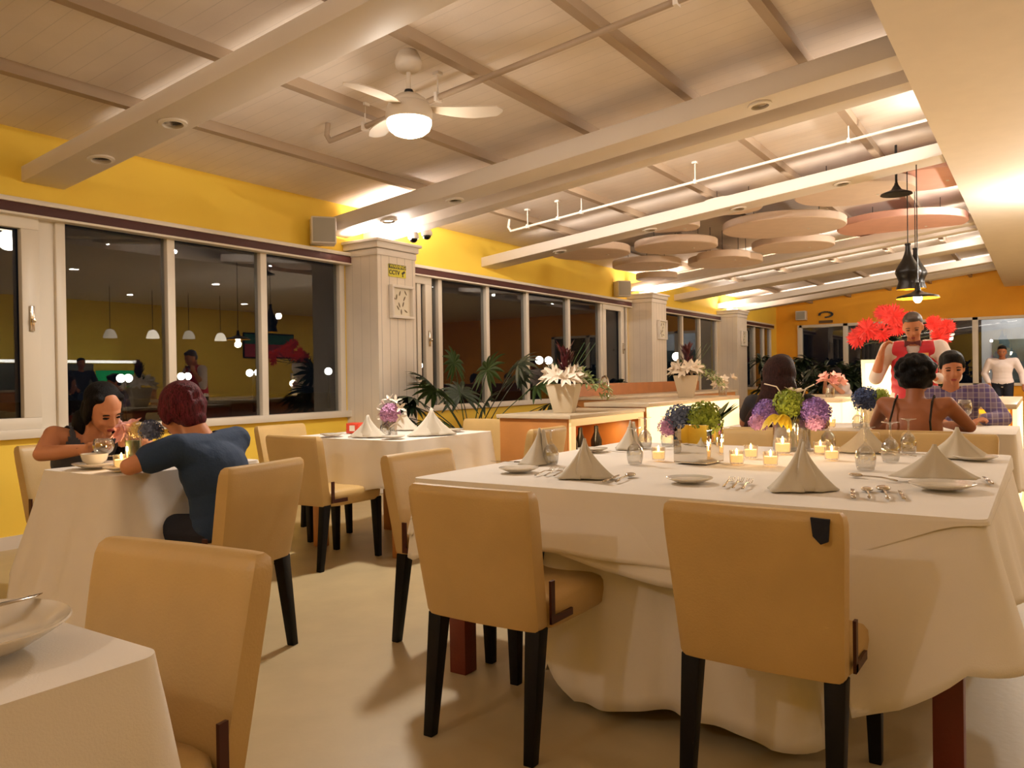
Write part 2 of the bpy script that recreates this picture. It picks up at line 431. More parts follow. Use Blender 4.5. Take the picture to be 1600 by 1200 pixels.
# left wall with its window openings
BAYS = [(-.1, 5.94, [-.08, 0.9, 2.86, 3.06, 3.95, 4.89, 5.88], (2.55, 3.0)),
        (6.6, 12.62, [6.62, 7.09, 7.48, 8.46, 9.42, 10.59, 11.65, 12.6], None),
        (13.4, 17.2, [13.42, 14.3, 15.17, 16.14, 17.18], None),
        (18.0, 21.4, [18.02, 19.2, 19.97, 20.74, 21.38], None)]
ZS, ZT = 0.80, 2.40
mb = MB().b(XB, XE + .12, YL, YL + .12, 0, ZS)
mb.b(XB, XE + .12, YL, YL + .12, ZT, 3.1)
xs = [XB] + [v for b_ in BAYS for v in (b_[0], b_[1])] + [XE + .12]
for i in range(0, len(xs), 2): mb.b(xs[i], xs[i + 1], YL, YL + .12, ZS, ZT)
struct(mb.build('wall_left', M_wall), 'yellow painted window wall', 'wall')
for k, (x0, x1, mull, _) in enumerate(BAYS):
    wn = ['long window bay behind the seated couple', 'second window bay behind the palm',
          'window bay between the second and third column', 'farthest window bay of the left wall beside the corner'][k]
    t = thing('window_%d' % (k + 1), wn + ' with white frame and dark glass', 'window', ((x0 + x1) / 2, YL, ZS), kind='structure')
    ox, oz = (x0 + x1) / 2, ZS
    fb = MB()
    fb.b(x0 - ox, x1 - ox, -.03, .07, ZT - .05 - oz, ZT - oz)
    fb.b(x0 - ox - .02, x1 - ox + .02, -.06, .08, -.035, .03)
    for m_ in mull: fb.b(m_ - .035 - ox, m_ + .035 - ox, -.025, .065, 0, ZT - oz)
    # the sliding sash at one end has a wider frame
    sash = {0: (-0.9, 2.86), 1: (7.09 - .5, 7.09), 2: None, 3: None}[k]
    if k == 0: sashes = [(0.9, 2.9)]
    elif k == 1: sashes = [(6.62, 7.3), (11.68, 12.45)]
    else: sashes = []
    for a, b_ in sashes:
        fb.b(a - ox, b_ - ox, -.045, -.03 + .04, .03, .11); fb.b(a - ox, b_ - ox, -.045, .01, ZT - .16 - oz, ZT - .05 - oz)
        fb.b(b_ - .12 - ox, b_ - ox, -.045, .01, .11, ZT - .16 - oz); fb.b(a - ox, a + .1 - ox, -.045, .01, .11, ZT - .16 - oz)
    fb.build('window_frame', M_frame, t, bevel=0.004)
    for a, b_ in zip(mull, mull[1:]):
        if b_ - a < .25: MB().b(a - ox, b_ - ox, .0, .03, 0, ZT - oz).build('window_mullion_panel', M_frame, t)
        else: MB().b(a + .03 - ox, b_ - .03 - ox, .02, .026, .02, ZT - .04 - oz).build('window_pane', M_pane, t)
    for a, b_ in sashes:
        lt = MB().b(b_ - .075 - ox, b_ - .045 - ox, -.06, -.045, .72, .9); lt.b(b_ - .07 - ox, b_ - .05 - ox, -.09, -.06, .78, .81)
        lt.build('window_latch', M_steel, t, bevel=.003)
    # blind cassette over the bay
    bb = MB().b(x0 - ox - .06, x1 - ox + .06, -.09, 0, ZT - .06 - oz, ZT + .01 - oz)
    bb.build('window_blind', M_blind, t, bevel=.004)
    bb = MB().b(x0 - ox - .06, x1 - ox + .06, -.10, 0, ZT + .01 - oz, ZT + .045 - oz)
    bb.b(x0 - ox - .06, x1 - ox + .06, -.10, 0, ZT - .078 - oz, ZT - .06 - oz)
    bb.build('blind_rail', M_frame, t, bevel=.003)

# columns with crown moulding
for k, (x0, x1) in enumerate(((5.95, 6.53), (12.7, 13.32), (17.27, 17.94), (-0.75, -0.15))):
    lab = ['nearest white boarded column carrying the yellow warning sign', 'second white boarded column behind the planters', 'third white boarded column farthest along the window wall', 'white boarded column left of the view'][k]
    t = thing('trim_%d' % (tn[0] + 1), lab, 'column', ((x0 + x1) / 2, 5.775, 0), kind='structure'); tn[0] += 1
    hw = (x1 - x0) / 2
    o = MB().b(-hw, hw, -.225, .225, 0, 2.44).build('column_shaft', [M_col, M_coly], t)
    for p in o.data.polygons: p.material_index = 1 if abs(p.normal.x) > .5 else 0
    cr = MB()
    for dz, e in ((2.40, .012), (2.47, .03), (2.53, .055)):
        cr.b(-hw - e, hw + e, -.225 - e, .225, dz, dz + .065 if dz < 2.5 else 2.56)
    cr.build('column_crown', M_white, t, bevel=.006)
    bs = MB().b(-hw - .02, hw + .02, -.245, .225, 0, .12); bs.build('column_base', M_white, t, bevel=.006)
    # uplight lamp lying on the crown
    u = thing('uplight', 'white glowing uplight on top of the %s column' % ['nearest', 'second', 'third', 'leftmost unseen'][k], 'lamp', ((x0 + x1) / 2, 5.72, 2.56))
    MB().b(-.2, .2, -.13, .13, 0, .015).build('lamp_base', M_white, u)
    MB().b(-.18, .18, -.11, .11, .015, .025).build('lamp_lens', M_bulb, u)
    area('uplight_glow', ((x0 + x1) / 2, 5.48, 2.585), 0.5, 18, (math.radians(180), 0, 0), (1, .88, .80), 'RECTANGLE', 0.08)
    area('uplight_glow', (x0 - .08, 5.7, 2.585), 0.08, 11, (math.radians(180), 0, 0), (1, .88, .80), 'RECTANGLE', 0.3)
    area('uplight_glow', (x1 + .08, 5.7, 2.585), 0.08, 11, (math.radians(180), 0, 0), (1, .88, .80), 'RECTANGLE', 0.3)

# far wall with windows
FB = [(2.2, 5.40, [5.38, 4.24, 3.2, 2.25]), (-1.0, 2.15, [2.12, 1.34, .3, -.95])]
mb = MB().b(XE, XE + .12, YR, YL, 0, .78); mb.b(XE, XE + .12, YR, YL, 2.42, 3.75)
mb.b(XE, XE + .12, YR, -1.0, .78, 2.42); mb.b(XE, XE + .12, 2.15, 2.2, .78, 2.42); mb.b(XE, XE + .12, 5.40, YL, .78, 2.42)
struct(mb.build('wall_far', M_wallfar), 'yellow end wall far away', 'wall')
for k, (y0, y1, mull) in enumerate(FB):
    t = thing('window_%d' % (5 + k), ['dark window of the far wall left of the waiter', 'window of the far wall right of the waiter'][k], 'window', (XE, (y0 + y1) / 2, .78), kind='structure')
    oy = (y0 + y1) / 2
    fb = MB().b(-.05, .06, y0 - oy, y1 - oy, 0, .07); fb.b(-.05, .06, y0 - oy, y1 - oy, 1.57, 1.64)
    for m_ in mull: fb.b(-.05, .06, m_ - .06 - oy, m_ + .06 - oy, 0, 1.64)
    fb.build('window_frame', M_frame, t, bevel=.005)
    for a, b_ in zip(mull, mull[1:]): MB().b(.01, .016, b_ + .05 - oy, a - .05 - oy, .06, 1.58).build('window_pane', M_pane, t)
struct(MB().b(XB, XE + .12, YR - .12, YR, 0, 3.2).build('wall_right', M_wall), 'yellow wall opposite the windows, seen only in the glass', 'wall')
struct(MB().b(XB - .12, XB, YR - .12, YL + .12, 0, 3.7).build('wall_back', M_wall), 'yellow wall behind the viewer', 'wall')
trim(MB().b(XB, XE, YL - .02, YL, 0, .09), M_beam, 'low skirting along the window wall', 0, 'skirting')

# ================================================================== CEILING FITTINGS
def downlight(x, y, z, label, lit=False):
    t = thing('downlight', label, 'downlight', (x, y, z), group=None)
    MB().lathe([(.085, 0), (.085, -.012), (.062, -.016), (.060, -.002)], 28, cap=False).build('trim_ring', M_white, t, smooth=True)
    MB().lathe([(.062, .004), (.058, -.004), (.03, -.007), (.001, -.008)], 24, cap=False).build('lens', M_bulb if lit else M_steel, t, smooth=True)
    t.rotation_euler = (-math.atan(SL), 0, 0)
    return t
for x, y, zb, lab in [(2.97, 5.26, 2.575, 'unlit recessed downlight in the nearest beam, closer to the window wall'),
                      (2.97, 4.45, 2.575, 'unlit recessed downlight in the nearest beam, farther from the window wall'),
                      (5.83, 5.28, 2.61, 'recessed downlight in the beam end right above the column with the warning sign'),
                      (5.83, 4.47, 2.61, 'recessed downlight in the long beam, second from the nearest column'),
                      (5.80, 1.68, 2.61, 'recessed downlight in the long beam near the dropped ceiling'),
                      (8.52, 4.93, 2.57, 'recessed downlight in the thin beam, nearest to the window wall'),
                      (8.52, 3.74, 2.57, 'recessed downlight in the thin beam, second from the window wall'),
                      (8.52, 2.71, 2.57, 'recessed downlight in the thin beam, third from the window wall'),
                      (8.52, 1.66, 2.57, 'recessed downlight in the thin beam, closest to the dropped ceiling')]:
    downlight(x, y, zb + SL * (6 - y) - .001, lab)
for k, (x, y) in enumerate(SOFFIT_FILLS):  # trim rings for the added fill lamps
    t = thing('soffit_fill_lamp', 'added round fill lamp in the dropped ceiling, number %s along the %s row' % (('one', 'two', 'three', 'four', 'five', 'six', 'seven')[k // 2], ('aisle', 'bar')[k % 2]), 'downlight', (x, y, 3.1), group='added fill lamps of the dropped ceiling')
    MB().lathe([(.10, 0), (.10, -.012), (.072, -.014), (.07, 0)], 24, cap=False).build('trim_ring', M_white, t, smooth=True)

# ceiling fan
FX, FY = 3.93, 3.37
fz = cz(FY) - .07
t = thing('ceiling_fan', 'white three blade ceiling fan with glowing bowl light', 'ceiling fan', (FX, FY, fz + .03))
fz += .03
MB().lathe([(.03, -.09), (.055, -.085), (.08, -.06), (.087, -.025), (.076, .01), (.05, .06)], 28).build('canopy', M_fan, t, smooth=True)
MB().tube([(0, 0, -.08), (0, 0, -.22)], .014, 12).build('rod', M_fan, t, smooth=True)
MB().lathe([(.026, -.20), (.03, -.212), (.026, -.225), (.02, -.23)], 16).build('rod_collar', M_black, t, smooth=True)
MB().lathe([(.03, -.22), (.07, -.235), (.11, -.265), (.122, -.28), (.122, -.287), (.132, -.292), (.148, -.33), (.152, -.375), (.142, -.40), (.1, -.405)], 36).build('motor_housing', M_fan, t, smooth=True)
MB().lathe([(.143, -.398), (.143, -.42), (.13, -.455), (.10, -.48), (.06, -.495), (.001, -.50)], 36, cap=False).build('bowl_light', M_bulb, t, smooth=True)
def blade(ang):
    mb = MB(); N = 14; rows = []
    for k in range(N + 1):
        s = k / N; r = .10 + .50 * s
        wdt = .055 + .095 * math.sin(min(1, s * 1.25) * PI * .62) - .05 * max(0, s - .75) * 4 * .55
        if k == N: wdt = .035
        off = .035 * math.sin(s * PI) ; tilt = math.radians(9)
        for side in (-1, 1):
            y = off + side * wdt / 2
            rows.append((r, y * math.cos(tilt), -.315 - .02 * s - y * math.sin(tilt)))
    vs = rows + [(x, y, z - .008) for x, y, z in rows]; n = len(rows); fs = []
    for k in range(N):
        a = 2 * k
        fs += [(a, a + 1, a + 3, a + 2), (n + a + 2, n + a + 3, n + a + 1, n + a), (a, a + 2, n + a + 2, n + a), (a + 1, n + a + 1, n + a + 3, a + 3)]
    fs += [(0, n, n + 1, 1), (2 * N, 2 * N + 1, n + 2 * N + 1, n + 2 * N)]
    mb.add(vs, fs, Matrix.Rotation(ang, 4, 'Z'))
    return mb.build('blade', M_fan, t, smooth=True)
# the right-hand direction of the picture is (.55,-.83)
a0 = math.atan2(-.83, .55)
for k in range(3): blade(a0 + k * 2 * PI / 3)
point('fan_lamp', (FX, FY, fz - .60), 12, .09, (1, .92, .84))

# conduits hung from the ceiling
def hung_pipe(name, label, X, y0, y1, drop, r, hang, end_hook=True):
    zp = lambda y: cz(y) - drop
    t = thing(name, label, 'pipe', (X, (y0 + y1) / 2, zp((y0 + y1) / 2)))
    L = lambda y, z: (0, y - (y0 + y1) / 2, z - zp((y0 + y1) / 2))
    pts = [L(y1, zp(y1) + (.14 if end_hook else 0)), L(y1 + .015, zp(y1) + .05)] if end_hook else []
    pts += [L(y1 - .02, zp(y1))] + [L(y1 - .05 - k * (y1 - .05 - y0) / 12, zp(y1 - .05 - k * (y1 - .05 - y0) / 12)) for k in range(13)]
    MB().tube(pts, r, 10).build('pipe', M_batten if r == .02 else M_beam, t, smooth=True)
    for h in hang:
        hb = MB().tube([L(h, zp(h)), L(h, cz(h))], .006, 6)
        hb.box(L(h, zp(h)), (r * 3, .025, r * 3)); hb.box(L(h, cz(h) - .01), (.05, .05, .02))
        hb.build('hanger', M_beam, t)
hung_pipe('conduit', 'grey conduit crossing under the ceiling behind the fan with a hooked end', 4.29, .8, 4.48, .17, .02, [4.1, 3.42, 1.7])
hung_pipe('conduit', 'thin pale conduit between the long beam and the thin beam', 7.75, .8, 5.15, .20, .014, [4.9, 4.5, 4.2, 2.9, 1.45], True)
hung_pipe('conduit', 'pale conduit over the second column beyond the round discs', 13.0, .8, 5.4, .16, .02, [4.4, 3.0, 1.8], False)

# fabric discs under the ceiling
DISC = [(9.4, 4.96, 2.75, .515, 0, 'lowest and nearest to the window wall'), (10.2, 4.1, 2.85, .55, 0, 'just right of the disc nearest the window wall'),
        (10.97, 4.87, 2.75, .50, 1, 'in the lower left of the cluster above the second column'), (12.1, 5.2, 2.70, .33, 0, 'small one tucked right above the second column'),
        (10.5, 2.76, 3.0, .755, 0, 'large one in the middle of the cluster'), (9.45, 1.72, 3.1, .62, 0, 'large one partly hidden by the thin beam'),
        (11.7, 2.95, 2.93, .56, 0, 'below and behind the large middle disc'), (11.9, 4.0, 2.82, .55, 0, 'dark one at the low right end of the cluster'),
        (10.95, 3.70, 2.74, .36, 1, 'small pale one in front of the dark low disc'), (12.2, 1.62, 3.15, .82, 2, 'widest pinkish one behind the hanging lamps'),
        (9.75, 1.04, 3.215, .55, 2, 'pink one cut by the dropped ceiling edge'), (9.2, 3.0, 3.06, .34, 1, 'small one peeping under the thin beam'),
        (9.5, 3.84, 2.98, .32, 0, 'small one close under the thin beam near the window side')]
for x, y, z, r, mi, lab in DISC:
    t = thing('acoustic_disc', 'round fabric ceiling disc, ' + lab, 'ceiling disc', (x, y, z))
    mm = (M_disc, M_beam if False else M_disc, M_disc2)[mi]
    MB().lathe([(r - .01, 0), (r, .01), (r, .085), (r - .01, .095)], 48).build('disc_panel', mm, t, smooth=True)
    wb = MB()
    for a in (0.4, 2.5, 4.6): 
        px, py = .6 * r * math.cos(a), .6 * r * math.sin(a)
        wb.tube([(px, py, .095), (px, py, cz(y + py) - z)], .004, 6)
    wb.build('hanging_wire', M_black, t)
    lb = MB().box((.25 * r, -.35 * r, -.002), (.05, .03, .004)); lb.build('fixing_plate', M_white, t)

# pendant lamps
def canopy_cone(t, top, cord_to, r=.055):
    MB().lathe([(.008, top - .075), (.02, top - .06), (r, top - .01), (r, top)], 20).build('ceiling_rose', M_black, t, smooth=True)
    MB().tube([(0, 0, top - .06), (0, 0, cord_to)], .005, 6).build('cord', M_black, t)
def pendant_beat(x, y, zb, label, sc=1.0, top=None):
    t = thing('pendant_lamp', label, 'pendant lamp', (x, y, zb))
    prof = [(.112, 0), (.112, .02), (.098, .06), (.092, .09), (.105, .13), (.124, .17), (.118, .20), (.085, .26), (.055, .31), (.036, .36), (.026, .40), (.024, .45), (.03, .455), (.028, .47)]
    MB().lathe([(r * sc, z * sc) for r, z in prof], 32, cap=False).build('shade', M_black, t, smooth=True)
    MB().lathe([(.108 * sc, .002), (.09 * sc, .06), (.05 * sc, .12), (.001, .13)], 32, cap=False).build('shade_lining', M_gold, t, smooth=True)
    MB().ell((0, 0, .06 * sc), (.03, .03, .04)).build('bulb', M_bulb, t, smooth=True)
    canopy_cone(t, top - zb, .46 * sc)
    return t
pendant_beat(9.05, 1.14, 1.98, 'black waisted pendant lamp with golden inside hanging above the waiter', 1.0, 3.28)
pendant_beat(10.3, 1.22, 2.10, 'black waisted pendant lamp half hidden behind the nearest one', 1.0, 3.34)
t = thing('pendant_lamp', 'wide flat dark pendant lamp with a blazing bulb above the waiter\'s head', 'pendant lamp', (8.5, .99, 1.84))
MB().lathe([(.19, 0), (.18, .02), (.06, .055), (.028, .075), (.02, .13), (.022, .15)], 36, cap=False).build('shade', M_black, t, smooth=True)
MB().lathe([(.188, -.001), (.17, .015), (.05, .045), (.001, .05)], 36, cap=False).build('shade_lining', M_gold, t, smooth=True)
MB().ell((0, 0, .005), (.04, .04, .05)).build('bulb', mat('pendant_bulb', (255, 240, 215), .4, emit=60, ecol=(255, 228, 190)), t, smooth=True)
canopy_cone(t, 2.74 - 1.84 + .45, .14)
point('pendant_light', (8.5, .99, 1.76), 38, .05, (1, .8, .55))
t = thing('pendant_lamp', 'dark shallow cone lamp close under the ceiling left of the pendants', 'pendant lamp', (8.9, 1.22, 2.93))
MB().lathe([(.15, 0), (.145, .012), (.05, .05), (.02, .10), (.015, .12)], 32, cap=False).build('shade', M_black, t, smooth=True)
MB().lathe([(.148, -.001), (.05, .03), (.001, .035)], 32, cap=False).build('shade_lining', M_black, t, smooth=True)
MB().tube([(0, 0, .1), (0, 0, .50)], .012, 8).build('rod', M_black, t)

# wall loudspeakers
for k, (x, y, z, rz_, lab) in enumerate([(5.52, 5.86, 2.60, 0, 'left of the nearest column'), (12.2, 5.86, 2.60, 0, 'left of the second column')]):
    t = thing('loudspeaker', 'boxy white wall loudspeaker high up ' + lab, 'loudspeaker', (x, y, z), math.radians(-38))
    MB().b(-.12, .12, -.10, .10, -.13, .13).build('cabinet', M_white, t, bevel=.012)
    MB().b(-.105, .105, -.108, -.10, -.115, .115).build('grille', mat('speaker_grille', (176, 172, 160), .8, bump=.5, bscale=400), t, bevel=.003)
    MB().b(-.03, .03, .1, .16, -.04, .04).build('bracket', M_white, t)
t = thing('loudspeaker', 'small pale box loudspeaker on the far yellow wall', 'loudspeaker', (21.9, 5.32, 2.55))
MB().b(-.1, .1, -.13, .13, 0, .24).build('cabinet', M_white, t, bevel=.01)
MB().b(-.106, -.1, -.11, .11, .02, .22).build('grille', mat('speaker_grille', (176, 172, 160)), t)
t = thing('wall_sign', 'small dark emblem and plate on the far yellow wall beside the loudspeaker', 'sign', (21.96, 4.72, 2.45))
sb = MB()
for k in range(14):
    a = PI * 2 * k / 14 * .8
    sb.box((0, .16 * math.cos(a), .22 + .07 * math.sin(a)), (.02, .06, .035))
sb.build('emblem', M_black, t); MB().b(-.01, .01, -.17, .17, 0, .07).build('plate', mat('ochre_plate', (96, 66, 20), .6), t)

# dome security cameras on the near column
for k, (x, y, z, lab) in enumerate([(6.38, 5.44, 2.60, 'left of the pair'), (6.50, 5.36, 2.64, 'right of the pair')]):
    t = thing('security_camera', 'small dome security camera above the nearest column, ' + lab, 'security camera', (x, y, z))
    MB().lathe([(.05, .0), (.058, .01), (.058, .035), (.045, .06), (.03, .07)], 24).build('housing', M_white, t, smooth=True)
    MB().ell((0, 0, 0), (.045, .045, .042)).build('dome', mat('black_dome', (10, 6, 8), .08), t, smooth=True)
    MB().b(-.02, .02, -.02, .02, .06, .12).build('bracket', M_white, t)

# warning sign
def text(name, body, size, m, parent, loc, rot, ext=.001, align='CENTER', bold=0.0):
    cu = bpy.data.curves.new(name, 'FONT'); cu.body = body; cu.size = size; cu.extrude = ext; cu.align_x = align; cu.align_y = 'CENTER'; cu.offset = bold
    o = bpy.data.objects.new(name + '_tmp', cu); C.objects.link(o)
    dg = bpy.context.evaluated_depsgraph_get(); dg.update()
    me = bpy.data.meshes.new_from_object(o.evaluated_get(dg)); bpy.data.objects.remove(o)
    me.materials.clear(); me.materials.append(m)
    ob = mesh_obj(name, me, parent, loc); ob.rotation_euler = rot; return ob
M_sigy = mat('sign_yellow', (216, 204, 40), .5); M_sigk = mat('sign_black', (40, 34, 8), .5)
t = thing('warning_sign', 'small yellow and black WARNING CCTV sign on the nearest column', 'sign', (6.24, 5.545, 2.26))
MB().b(-.13, .13, -.004, .004, -.065, .065).build('sign_plate', M_sigy, t)
MB().b(-.13, .13, -.006, -.003, .02, .065).build('header_band', M_sigk, t)
text('lettering', 'WARNING', .05, M_sigy, t, (0, -.007, .042), (PI / 2, 0, 0), bold=.0008)
text('lettering', 'CCTV', .062, M_sigk, t, (-.05, -.006, -.022), (PI / 2, 0, 0), bold=.0015)
ib = MB().box((0, -.006, 0), (.05, .004, .022), Matrix.Translation((.088, 0, -.012)) @ Matrix.Rotation(-.5, 4, 'Y')); ib.b(.075, .082, -.008, -.004, -.05, -.02); ib.b(.068, .09, -.008, -.004, -.053, -.047)
ib.build('camera_symbol', M_sigk, t)

# framed leaf ornaments on the columns
def wall_ornament(x, y, z, label):
    t = thing('wall_ornament', label, 'wall ornament', (x, y, z))
    f = MB().b(-.17, .17, -.05, .0, .143, .17); f.b(-.17, .17, -.05, .0, -.17, -.143); f.b(-.17, -.143, -.05, 0, -.143, .143); f.b(.143, .17, -.05, 0, -.143, .143)
    f.build('frame', M_white, t, bevel=.003)
    MB().b(-.15, .15, -.01, .0, -.15, .15).build('backing', mat('ornament_back', (232, 222, 200), .6), t)
    lf = MB(); rnd = random.Random(3)
    for (lx, lz, a) in [(-.02, .09, 1.9), (.07, .10, 1.0), (-.07, .05, 1.7), (.05, .04, 2.1), (-.11, .04, .6), (-.03, -.03, 1.2), (.03, -.02, 1.9), (-.05, -.06, .9), (.07, -.09, .5), (0, -.10, 1.5)]:
        T = Matrix.Translation((lx, -.013, lz)) @ Matrix.Rotation(a, 4, 'Y')
        lf.ell((0, 0, 0), (.03, .004, .008), T, 10, 6)
    lf.build('leaf_shapes', mat('ornament_leaf', (128, 112, 84), .5), t, smooth=True)
wall_ornament(6.28, 5.545, 1.94, 'white square frame with leaf shapes on the nearest column below the sign')
wall_ornament(13.08, 5.545, 1.94, 'white square frame with leaf shapes on the second column')
wall_ornament(17.66, 5.545, 1.94, 'white square frame with leaf shapes on the third column')

# ================================================================== CHAIRS
def make_chair(label, loc, rz, group=None):
    """local frame: faces +x, origin on the floor below the seat"""
    t = thing('dining_chair', label, 'chair', loc, rz, group)
    N = 10; vs = []; fs = []
    # backrest: slightly tapering slab with rounded shoulders, leaning back
    def ring(z, wd, th, xc):
        o = []
        for k in range(20):
            a = 2 * PI * k / 20
            cx_, sx_ = math.cos(a), math.sin(a)
            e = .22
            X = th * (abs(cx_) ** e) * (1 if cx_ > 0 else -1); Y = wd * (abs(sx_) ** e) * (1 if sx_ > 0 else -1)
            bow = -.012 * (1 - (Y / wd) ** 2)
            o.append((xc + X + bow, Y, z))
        return o
    prof = [(.385, .205, .030), (.40, .212, .034), (.50, .216, .036), (.62, .222, .036), (.73, .228, .035), (.78, .229, .032), (.80, .226, .026), (.81, .218, .014)]
    for z, wd, th in prof:
        vs += ring(z, wd, th, -.225 - .075 * (z - .385) / .41)
    n = 20
    for k in range(len(prof) - 1):
        for i in range(n):
            j = (i + 1) % n; fs.append((k * n + i, k * n + j, (k + 1) * n + j, (k + 1) * n + i))
    fs.append(tuple(range(n - 1, -1, -1))); fs.append(tuple((len(prof) - 1) * n + i for i in range(n)))
    MB().add(vs, fs).build('backrest', M_chair, t, smooth=True)
    s = MB(); vs = []; fs = []
    prof = [(.375, .205, .225), (.385, .215, .238), (.43, .22, .243), (.455, .217, .24), (.468, .205, .228), (.474, .17, .19)]
    for z, wd, ln in prof:
        for k in range(24):
            a = 2 * PI * k / 24; cx_, sx_ = math.cos(a), math.sin(a); e = .3
            X = ln * (abs(cx_) ** e) * (1 if cx_ > 0 else -1); Y = wd * (abs(sx_) ** e) * (1 if sx_ > 0 else -1)
            vs.append((.025 + X, Y, z))
    n = 24
    for k in range(len(prof) - 1):
        for i in range(n):
            j = (i + 1) % n; fs.append((k * n + i, k * n + j, (k + 1) * n + j, (k + 1) * n + i))
    fs.append(tuple(range(n - 1, -1, -1))); fs.append(tuple((len(prof) - 1) * n + i for i in range(n)))
    s.add(vs, fs).build('seat', M_chair, t, smooth=True)
    for (tx, ty, bx, by) in ((-.225, .185, -.275, .19), (-.225, -.185, -.275, -.19), (.215, .185, .225, .19), (.215, -.185, .225, -.19)):
        MB().taper((bx, by, 0), (.034, .034), (tx, ty, .39), (.052, .052)).build('leg', M_leg, t, bevel=.003)
    for sy in (-1, 1):
        y = sy * .2225
        b_ = MB().b(-.205, -.183, y - .004, y + .004, .40, .53).b(-.205, -.075, y - .004, y + .004, .40, .422)
        b_.build('side_bracket', M_brk, t)
    return t
ch1 = make_chair('beige dining chair seen from behind at the left front of the large table', (2.25, 1.455, 0), math.radians(0))
def chair(label, x, y, rz, group=None):
    c = copy_tree(ch1); c.location = (x, y, 0); c.rotation_euler = (0, 0, math.radians(rz)); c['label'] = label
    return c
c2 = chair('beige dining chair seen from behind with a dark notch at its top corner', 2.30, .61, -1)
MB().add([(x_, y_, z_) for x_ in (-.341, -.330) for y_, z_ in ((-.155, .800), (-.198, .798), (-.194, .745), (-.178, .738), (-.160, .756))], [(4, 3, 2, 1, 0), (5, 6, 7, 8, 9), (0, 1, 6, 5), (1, 2, 7, 6), (2, 3, 8, 7), (3, 4, 9, 8), (4, 0, 5, 9)]).build('dark_patch', M_darkcloth, c2)
chair('beige dining chair left of the large table, half hidden by its cloth', 2.80, 2.08, -90)
chair('empty beige dining chair at the near side of the window side table', 3.60, 3.79, 0)
chair('beige dining chair the person in the blue T-shirt sits on', 2.11, 2.955, 100)
chair('beige dining chair behind the woman by the window', 2.38, 4.36, -82)
chair('large beige dining chair in the left foreground turned towards the viewer', .68, 1.43, 187)
chair('beige dining chair on the right side of the window side table', 4.50, 3.02, 92)
chair('beige dining chair on the far side of the window side table', 5.0, 3.78, 178)
chair('beige dining chair on the left side of the window side table', 4.1, 4.55, -90)
for y, rz, lab in ((1.55, 180, 'leftmost of the row facing the viewer'), (.98, 180, 'middle of the row facing the viewer'), (.42, 180, 'rightmost of the row facing the viewer')):
    chair('beige dining chair behind the large table, ' + lab, 4.50, y, rz)
chair('beige dining chair the long haired woman sits on at the next table', 5.30, 1.45, 2)
chair('beige dining chair the bare backed woman sits on', 5.30, .62, -2)
chair('beige dining chair the man in the plaid shirt sits on', 6.85, .60, 180)

